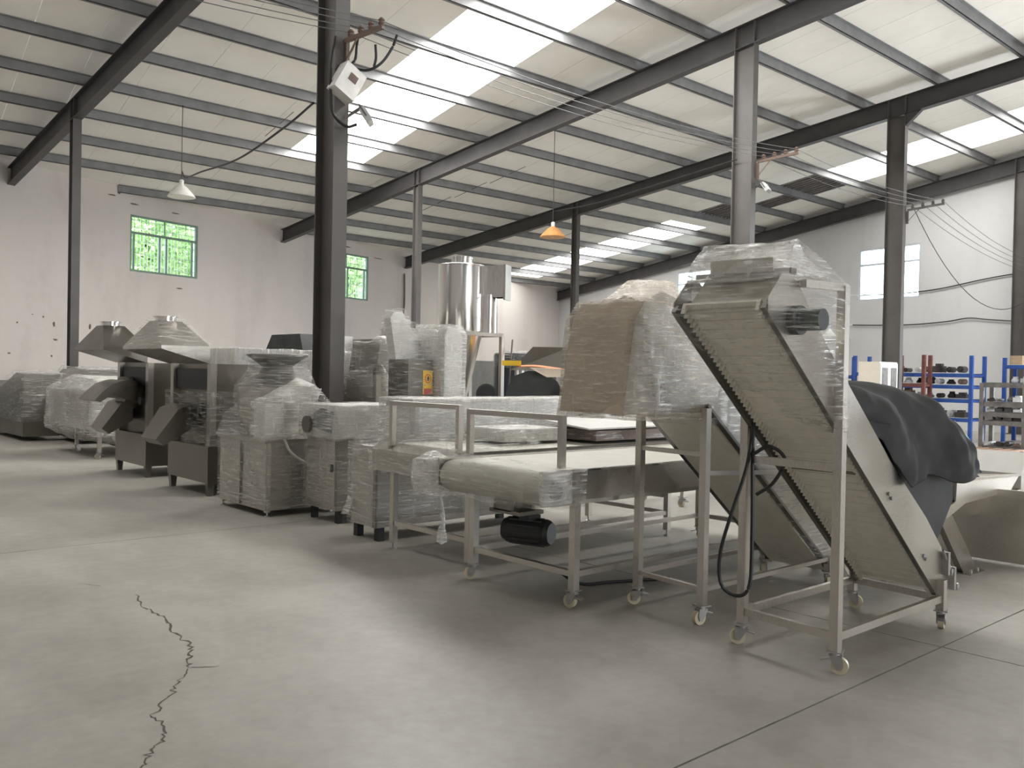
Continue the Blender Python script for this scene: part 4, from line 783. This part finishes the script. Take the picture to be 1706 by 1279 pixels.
# clutter beyond the tables
nv = thing('plastic_drum', 'dark navy drum half in film behind the cyclone frame', 'drum', (10.25, 11.42, 0)); MB().lathe((10.25, 11.42, 0), [(.30, 0), (.32, .05), (.32, 1.9), (.30, 1.95)], 26).build('barrel', 'drum_navy', nv); wrap(nv, [(10.25+.34*math.cos(a), 11.42+.34*math.sin(a), z) for z in (1.7, 1.99) for a in [2*math.pi*i/14 for i in range(14)]], 'film_light', seed=60, amp=.03)
gh = thing('extraction_hood', 'grey trapezoid sheet metal hood standing beyond the belt tables', 'hood', (9.9, 9.9, 0))
b = MB(); b.poly([(9.35, 10.45, 1.66), (10.05, 9.55, 1.66), (10.7, 10.1, 1.66), (10.0, 11.0, 1.66), (9.60, 10.22, 2.03), (10.0, 9.80, 2.03), (10.35, 10.15, 2.03), (9.95, 10.6, 2.03)], [(0, 3, 2, 1), (4, 5, 6, 7), (0, 1, 5, 4), (1, 2, 6, 5), (2, 3, 7, 6), (3, 0, 4, 7)]); b.build('canopy', 'stainless_dark', gh)
for x, y in ((9.45, 10.42), (10.02, 9.65), (10.6, 10.12), (10.0, 10.9)): leg(gh, x, y, 0, 1.67, .05)
cbm = thing('covered_machine', 'machine under a dark rounded sheet topped by cardboard beyond the belt tables', 'machine', (8.6, 9.0, 0))
prof = [(-.50, .0), (-.50, 1.35), (-.42, 1.56), (-.2, 1.645), (.02, 1.64), (.22, 1.50), (.36, 1.22), (.42, .0)]
MB().rings([[(8.66+a*.74+t*.67*.5, 9.02-a*.67+t*.74*.5, z) for a, z in prof] for t in (0, .7)]).build('dark_sheet', 'dark_cover', cbm)
yb_ = thing('crate_lid', 'yellow plastic lid lying on the dark covered machine', 'lid', (8.4, 9.4, 1.715)); MB().prism([(8.26, 9.42), (8.46, 9.24), (8.60, 9.40), (8.40, 9.58)], 1.715, 1.785, 'z').build('lid', 'yellow_plastic', yb_)
cdb = thing('cardboard_sheet', 'bent brown cardboard sheet resting on the dark covered machine', 'cardboard', (8.8, 9.1, 1.6))
c_ = MB(); L = []
for i in range(9):
    t = i/8; x = 8.36+.62*t; y = 9.22-.58*t; z = 1.70-.03*t+.015*math.sin(t*6); dr = .10+.06*math.sin(t*2.6)
    L.append([(x, y, z), (x+.55, y+.5, z+.03), (x+.55, y+.5, z+.022), (x, y, z-.008)])
c_.rings(L); c_.build('sheet', 'orange_card', cdb)
c_ = MB(); c_.poly([(8.46, 9.07, 1.69), (8.88, 8.60, 1.68), (8.88, 8.57, 1.575), (8.58, 8.84, 1.56), (8.465, 9.065, 1.683), (8.885, 8.595, 1.673), (8.89, 8.565, 1.575), (8.59, 8.835, 1.56)], [(0, 1, 2, 3), (7, 6, 5, 4), (0, 4, 5, 1), (1, 5, 6, 2), (2, 6, 7, 3), (3, 7, 4, 0)]); c_.build('flap', 'card_pale', cdb)
bk = wbox('black wrapped box beneath the cardboard sheet', 9.28, 9.8, 8.45, 8.8, 0, 1.52, 'black_plastic', 'film_light', 62)
wbg = thing('white_sack', 'white plastic sack with a small black print leaning by the tan wrapped head', 'sack', (9.0, 8.2, 0))
MB().rings([[(8.92+rx*math.cos(a), 8.28+ry*math.sin(a), z) for a in [2*math.pi*i/20 for i in range(20)]] for rx, ry, z in ((.22, .16, 0), (.30, .22, .3), (.31, .23, .9), (.27, .2, 1.3), (.15, .12, 1.46), (.05, .05, 1.5))]).build('sack', 'sheet_white', wbg)
# ---------------------------------------------------------------- storage racks at the right
def rack(name, label, x0, x1, y0, y1, h, levels, pm, bmat, shelf='parts_pale', group='storage racks'):
    r = thing(name, label, 'rack', ((x0+x1)/2, (y0+y1)/2, 0), group)
    for x in (x0, x1):
        for y in (y0, y1): leg(r, x, y, 0, h, .09, pm, 'post')
    for z in levels:
        for x in (x0, x1): MB().box(x-.025, x+.025, y0+.04, y1-.04, z-.10, z).build('beam', bmat, r)
        for y in (y0, y1): MB().box(x0+.03, x1-.03, y-.02, y+.02, z-.08, z-.02).build('end_beam', bmat, r)
        MB().box(x0, x1, y0+.05, y1-.05, z, z+.012).build('shelf_board', shelf, r)
    return r
R1 = rack('storage_rack', 'long blue storage rack full of dark parts right of the white cabinet', 25.3, 26.2, 9.6, 12.9, 2.33, (.62, 1.14, 1.52, 1.84), 'rack_blue', 'rack_blue')
R2 = rack('storage_rack', 'blue storage rack with paired posts behind the grey iron shelf', 26.4, 27.2, 7.6, 9.15, 2.30, (.55, 1.1, 1.6, 2.1), 'rack_blue', 'rack_blue')
R3 = rack('storage_rack', 'blue storage rack seen left of the white cabinet', 25.6, 26.4, 13.5, 15.6, 2.32, (.7, 1.25, 1.75), 'rack_blue', 'rack_blue')
R4 = rack('storage_rack', 'slim rust red pipe rack in front of the long blue rack', 24.55, 24.95, 10.55, 11.35, 2.33, (.45, 1.55), 'rack_rust', 'rack_rust')
R5 = rack('storage_rack', 'grey iron shelf of drawn bars at the right edge', 21.6, 22.2, 7.05, 7.95, 1.60, (.16, .74, .93, 1.16, 1.60), 'iron_grey', 'iron_grey', 'iron_grey')
random.seed(21)
NTH = ['first', 'second', 'third', 'fourth', 'fifth', 'sixth', 'seventh', 'eighth', 'ninth', 'tenth']
def goods(x0, x1, y0, y1, z, n, shelf, where, group, hs=(.12, .20)):
    step = (y1-y0)/n
    for i in range(n):
        cy = y0+step*(i+.5); cx = x0+(x1-x0)*random.uniform(.15, .4); m = random.choice(['parts_dark', 'parts_dark', 'parts_brown', 'parts_pale', 'iron_grey', 'parts_dark']); h = random.uniform(*hs); k = random.random(); s = step*.44
        mb = MB(); cw = {'parts_dark': 'black', 'parts_brown': 'rusty', 'parts_pale': 'pale', 'iron_grey': 'grey'}[m]
        if k < .4:
            kind = 'stepped block'; mb.box(cx-.14, cx+.14, cy-s, cy+s, z+.0135, z+h); mb.box(cx-.09, cx+.09, cy-s*.6, cy+s*.6, z+h, z+h*1.35)
        elif k < .75:
            kind = 'roller'; r = min(h/2, s); mb.cyl((cx-.16, cy, z+r+.0135), (cx+.16, cy, z+r+.0135), r, n=14); mb.cyl((cx-.20, cy, z+r+.0135), (cx+.2, cy, z+r+.0135), r*.45, n=10)
        else:
            kind = 'round casting'; mb.lathe((cx, cy, z+.0135), [(s*.8, 0), (s*.95, h*.3), (s*.5, h*.8), (s*.55, h)], 14)
        tag(mb.build('machine_part', m), '%s %s, %s from near end, %s shelf of %s' % (cw, kind, NTH[i], shelf, where), 'part', group)
for z, q in ((.632, 'lowest'), (1.152, 'second'), (1.532, 'third'), (1.852, 'top')): goods(25.3, 26.2, 9.75, 12.75, z, 10, q, 'the long blue rack', 'parts on the long blue rack')
for z, q in ((.562, 'lowest'), (1.112, 'middle'), (1.612, 'upper')): goods(26.4, 27.2, 7.7, 9.05, z, 5, q, 'the paired-post rack', 'parts on the paired-post rack')
for z, q in ((.712, 'lowest'), (1.262, 'middle'), (1.762, 'top')): goods(25.6, 26.4, 13.6, 15.5, z, 5, q, 'the left blue rack', 'parts on the left blue rack')
for z, q in ((.172, 'lowest'), (.752, 'second'), (.942, 'third'), (1.172, 'fourth')): goods(21.6, 22.2, 7.12, 7.88, z, 4, q, 'the iron shelf', 'bars on the iron shelf', (.06, .12))
bxx = wbox('orange carton on top of the long blue rack', 25.5, 25.9, 9.15, 9.45, 1.853, 2.12, 'orange_card', 'film_light', 63) if False else None
tag(MB().box(26.5, 26.9, 8.75, 9.05, 2.114, 2.36).build('carton', 'cardboard'), 'orange brown carton on top of the paired-post blue rack', 'carton')
wc = thing('glass_cabinet', 'white cabinet with two narrow glass doors and beige side before the gable wall', 'cabinet', (19.95, 9.6, 0))
MB().box(19.5, 20.4, 9.38, 9.85, 0, 2.03).build('carcass', 'cabinet_white', wc); MB().box(19.49, 19.5, 9.36, 9.85, 0, 2.03).build('side_panel', 'cabinet_beige', wc)
for k, x in enumerate((19.53, 19.96)):
    dr_ = MB().box(x, x+.41, 9.35, 9.38, .06, 2.0).build('door', 'cabinet_white', wc); MB().box(x+.07, x+.34, 9.342, 9.35, .75, 1.90).build('door_glass', 'drum_navy' if False else 'iron_grey', dr_); MB().box(x+(.36 if k == 0 else .03), x+(.38 if k == 0 else .05), 9.33, 9.35, .9, 1.05).build('handle', 'zinc', dr_)
for k, (x, y) in enumerate(((24.7, 11.9), (24.6, 9.9))): tag(MB().box(x, x+.5, y, y+.6, .15, .55).build('carton', 'cardboard' if k == 0 else 'cabinet_beige'), 'cardboard carton on the floor pallet by the rust red rack' if k == 0 else 'beige carton on the floor pallet under the long blue rack end', 'carton')
def pallet(x, y, lx, ly, label):
    r = thing('pallet', label, 'pallet', (x+lx/2, y+ly/2, 0), 'wooden pallets')
    for k in range(3): MB().box(x+k*(lx-.1)/2, x+k*(lx-.1)/2+.1, y, y+ly, 0, .11).build('runner', 'pallet_wood', r)
    for k in range(5): MB().box(x, x+lx, y+k*(ly-.12)/4, y+k*(ly-.12)/4+.12, .11, .145).build('plank', 'pallet_wood', r)
pallet(24.5, 11.8, .9, .9, 'wooden pallet under the carton by the rust red rack'); pallet(24.5, 9.7, .7, .9, 'wooden pallet under the beige carton below the long blue rack'); pallet(20.6, 7.0, .9, 1.0, 'wooden pallet on the floor in front of the grey iron shelf')
tag(MB().tube(path((24.3, 9.2, .03), (24.2, 9.35, .25), (24.4, 9.7, .42), (24.55, 10.2, .46), (24.5, 10.6, .30), (24.4, 10.9, .05)), .045, 8).build('hose', 'parts_green'), 'pale green hose arching over the floor before the blue racks', 'hose')
# ---------------------------------------------------------------- lamps, wires and fittings
def pendant(x, y, z, r, label, mat='enamel_white', zc=None):
    p = thing('pendant_lamp', label, 'lamp', (x, y, z), 'pendant lamps'); prof = [(r, 0), (r*1.02, .012), (r*.80, .10), (r*.45, .22), (r*.22, .27), (r*.2, .28)]
    o = MB().lathe((x, y, z), prof[:1]+prof, 28).build('lamp_shade', mat, p); MB().lathe((x, y, z+.27), [(.05, 0), (.05, .12), (.02, .14)], 12).build('lamp_socket', 'enamel_white', p)
    MB().tube([(x, y, z+.40), (x, y, zc if zc else zr(y, RD)+.02)], .008, 6).build('cord', 'cable_black', p)
    MB().lathe((x, y, z+.02), [(.02, -.03), (.055, 0), (.05, .06), (.03, .12)], 14).build('bulb', 'enamel_white', p)
pendant(8.03, 20.55, 5.54, .31, 'white enamel pendant lamp hanging above the hooded machines'); pendant(16.46, 16.84, 5.22, .34, 'amber glazed pendant lamp hanging under the third rafter', 'lamp_amber')
tag(MB().tube(path((5.86, 10.56, 5.12), (5.98, 11.6, 5.02), (6.4, 14.0, 5.05), (7.1, 17.2, 5.45), (7.75, 19.6, 5.80), (7.98, 20.4, 6.10)), .016, 6).build('lamp_cable', 'cable_black'), 'black cable sweeping from the nearest column to the white pendant lamp', 'cable')
tag(MB().tube(path((15.3, 10.4, 6.0), (15.9, 13.0, 5.95), (16.3, 15.2, 5.88), (16.44, 16.75, 5.9)), .014, 6).build('lamp_cable', 'cable_black'), 'black cable running under the rafter to the amber pendant lamp', 'cable')
ARM = []
def crossarm(x, y, z, ln, label, col='rust_pipe'):
    r = thing('insulator_crossarm', label, 'bracket', (x, y, z), 'insulator brackets on the columns'); a = Vector((x, y, z)); d = Vector((.30, -.95, .12)).normalized()
    MB().beam(a, a+d*ln, .05, .05).build('arm', col, r); MB().beam(a+Vector((0, -.01, -.02)), a+Vector((0, -.01, -.34)), .06, .012).build('bracket', col, r); MB().beam(a+Vector((0, -.02, -.28)), a+d*ln*.35, .03, .012).build('brace', col, r)
    pts = []
    for k in range(4):
        q = a+d*ln*(.15+.27*k); MB().lathe((q.x, q.y, q.z+.02), [(.03, 0), (.045, .03), (.03, .05), (.045, .07), (.02, .10)], 12).build('insulator', col, r); pts.append(q+Vector((0, 0, .08)))
    ARM.append(pts); return r
crossarm(6.02, 10.05, 5.84, .62, 'rusty insulator bracket with four insulators on the nearest dark column'); crossarm(15.50, 10.05, 5.93, .80, 'insulator bracket on the tall grey column behind the conveyors'); crossarm(22.2, 10.05, 5.88, .85, 'insulator bracket on the dark column before the gable window', 'iron_grey')
def wire(a, b, sag, label, r=.006, n=16, mat='wire_grey', group='overhead wires'):
    a, b = Vector(a), Vector(b); pts = [a.lerp(b, i/n)-Vector((0, 0, sag*4*(i/n)*(1-i/n))) for i in range(n+1)]
    return tag(MB().tube(pts, r, 5).build('overhead_wire', mat), label, 'wire', group)
ORD = ['innermost', 'second', 'third', 'outermost']
for k in range(4):
    wire(ARM[0][k], ARM[1][k], .22, 'overhead wire on the %s insulators between the nearest column and the tall grey column' % ORD[k])
    wire(ARM[1][k]+Vector((.01, 0, 0)), ARM[2][k], .15, 'overhead wire on the %s insulators between the tall grey and the window column' % ORD[k])
    wire(ARM[2][k]+Vector((.01, 0, 0)), (XG(9.9)-.36, 9.98-.05*k, 5.1+.12*k), .20, 'overhead wire from the %s insulator of the window column to the wall column' % ORD[k])
    wire(ARM[0][k]-Vector((.01, 0, 0)), (-3.0, ARM[0][k].y, 5.9+.02*k), .25, 'overhead wire leaving the %s insulator of the nearest column towards the left' % ORD[k])
wire(ARM[2][0], (XG(9.9)-.36, 10.0, 4.15), 1.1, 'slack dark cable drooping from the window column to the wall column', .010, mat='cable_black', group='slack cables')
MBX = thing('meter_box', 'tilted white meter box with small window on the nearest dark column', 'meter', (6.0, 10.0, 5.2))
c, s = math.cos(.5), math.sin(.5)
def tilt(x, z): return (6.0+x*c-z*s*-1*1.0, 5.28+z*c-x*s)
MB().prism([tilt(-.16, -.20), tilt(.16, -.20), tilt(.16, .20), tilt(-.16, .20)], 9.86, 10.06).build('case', 'meter_white', MBX); MB().prism([tilt(-.05, .0), tilt(.07, .0), tilt(.07, .10), tilt(-.05, .10)], 9.853, 9.86).build('display', 'parts_brown', MBX)
for pts in (((6.03, 9.95, 5.50), (6.10, 9.93, 5.60), (6.10, 9.90, 5.75), (6.10, 9.86, 5.90)), ((6.05, 9.95, 5.48), (6.20, 9.80, 5.45), (6.34, 9.70, 5.55), (6.45, 9.62, 5.75), (6.50, 9.58, 5.92)), ((6.27, 9.75, 5.50), (6.29, 9.74, 5.62), (6.28, 9.74, 5.78))): MB().tube(path(*pts), .018, 7).build('lead', 'cable_black', MBX)
MB().tube(path((5.86, 10.02, 5.85), (5.80, 10.02, 5.5), (5.80, 10.02, 5.1), (5.82, 9.98, 4.85), (5.95, 9.88, 4.70), (6.08, 9.84, 4.74)), .02, 7).build('lead', 'cable_black', MBX)
def floodlight(x, y, z, rz, label):
    r = thing('floodlight', label, 'lamp', (x, y, z), 'floodlights on the columns'); R_ = Matrix.Rotation(rz, 4, 'Z') @ Matrix.Rotation(-.6, 4, 'X')
    def tb(x0, x1, y0, y1, z0, z1):
        m = MB().box(x0, x1, y0, y1, z0, z1); m.v = [R_ @ p + Vector((x, y, z)) for p in m.v]; return m
    tb(-.13, .13, -.05, .02, -.10, .10).build('housing', 'galvanised', r); tb(-.11, .11, -.056, -.05, -.08, .08).build('lens', 'meter_white', r); tb(-.15, -.13, -.02, .0, -.02, .14).build('yoke', 'iron_grey', r); tb(.13, .15, -.02, .0, -.02, .14).build('yoke', 'iron_grey', r); tb(-.15, .15, -.02, .0, .13, .15).build('yoke', 'iron_grey', r); tb(-.02, .02, .0, .22, .12, .15).build('yoke', 'iron_grey', r)
floodlight(6.22, 9.85, 4.86, .9, 'grey floodlight below the meter box on the nearest column'); floodlight(15.65, 9.95, 5.42, .3, 'small floodlight on the tall grey column under its wires')
def wall_lamp(y, z, label, w_):
    x = XG(y)-.06; r = thing('wall_lamp', label, 'lamp', (x, y, z), 'lamps on the gable wall'); MB().lathe((x-.45, y+.05, z), [(.27, 0), (.27, .01), (.20, .08), (.09, .18), (.05, .26), (.03, .28)], 22).build('lamp_shade', 'enamel_white', r)
    MB().tube(path((x-.45, y+.05, z+.27), (x-.45, y+.0, z+.38), (x-.40, y-.15, z+.42), (x-.15, y-.5, z+.42), (x, y-.7, z+.42)), .018, 6).build('lamp_arm', 'galvanised', r)
wall_lamp(16.6, 4.33, 'white shaded lamp on an arm beside the gable window', 1); wall_lamp(17.0, 3.25, 'lower white shaded lamp on the gable wall behind the front conveyor post', 1)
def wcable(pts, label, r=.02): tag(MB().tube(path(*[(XG(y)-.05, y, z) for y, z in pts]), r, 6).build('wall_cable', 'cable_black'), label, 'cable')
wcable([(15.9, 4.76), (14.5, 4.72), (13.0, 4.78), (11.5, 4.98), (10.5, 5.08), (10.15, 5.05)], 'black cable along the gable wall feeding the upper wall lamp'); wcable([(16.3, 3.67), (15.2, 3.62), (13.8, 3.60), (12.6, 3.66), (11.9, 3.74), (11.2, 3.66), (10.2, 3.56)], 'sagging black cable along the gable wall feeding the lower wall lamp')
tag(MB().tube([(XG(19.5)-.1, 19.5, 3.12), (XG(16.4)-.1, 16.4, 3.12)], .045, 8).build('wall_pipe', 'galvanised'), 'grey horizontal pipe on the gable wall left of the dark column', 'pipe')
tag(MB().tube(path((22.0, YW(22.0)-.06, 5.8), (22.02, YW(22.0)-.06, 4.6), (21.96, YW(22.0)-.06, 3.4), (22.0, YW(22.0)-.06, .1)), .035, 7).build('drain_pipe', 'rust_pipe'), 'thin rusty drain pipe on the plaster wall below the third rafter end', 'pipe')
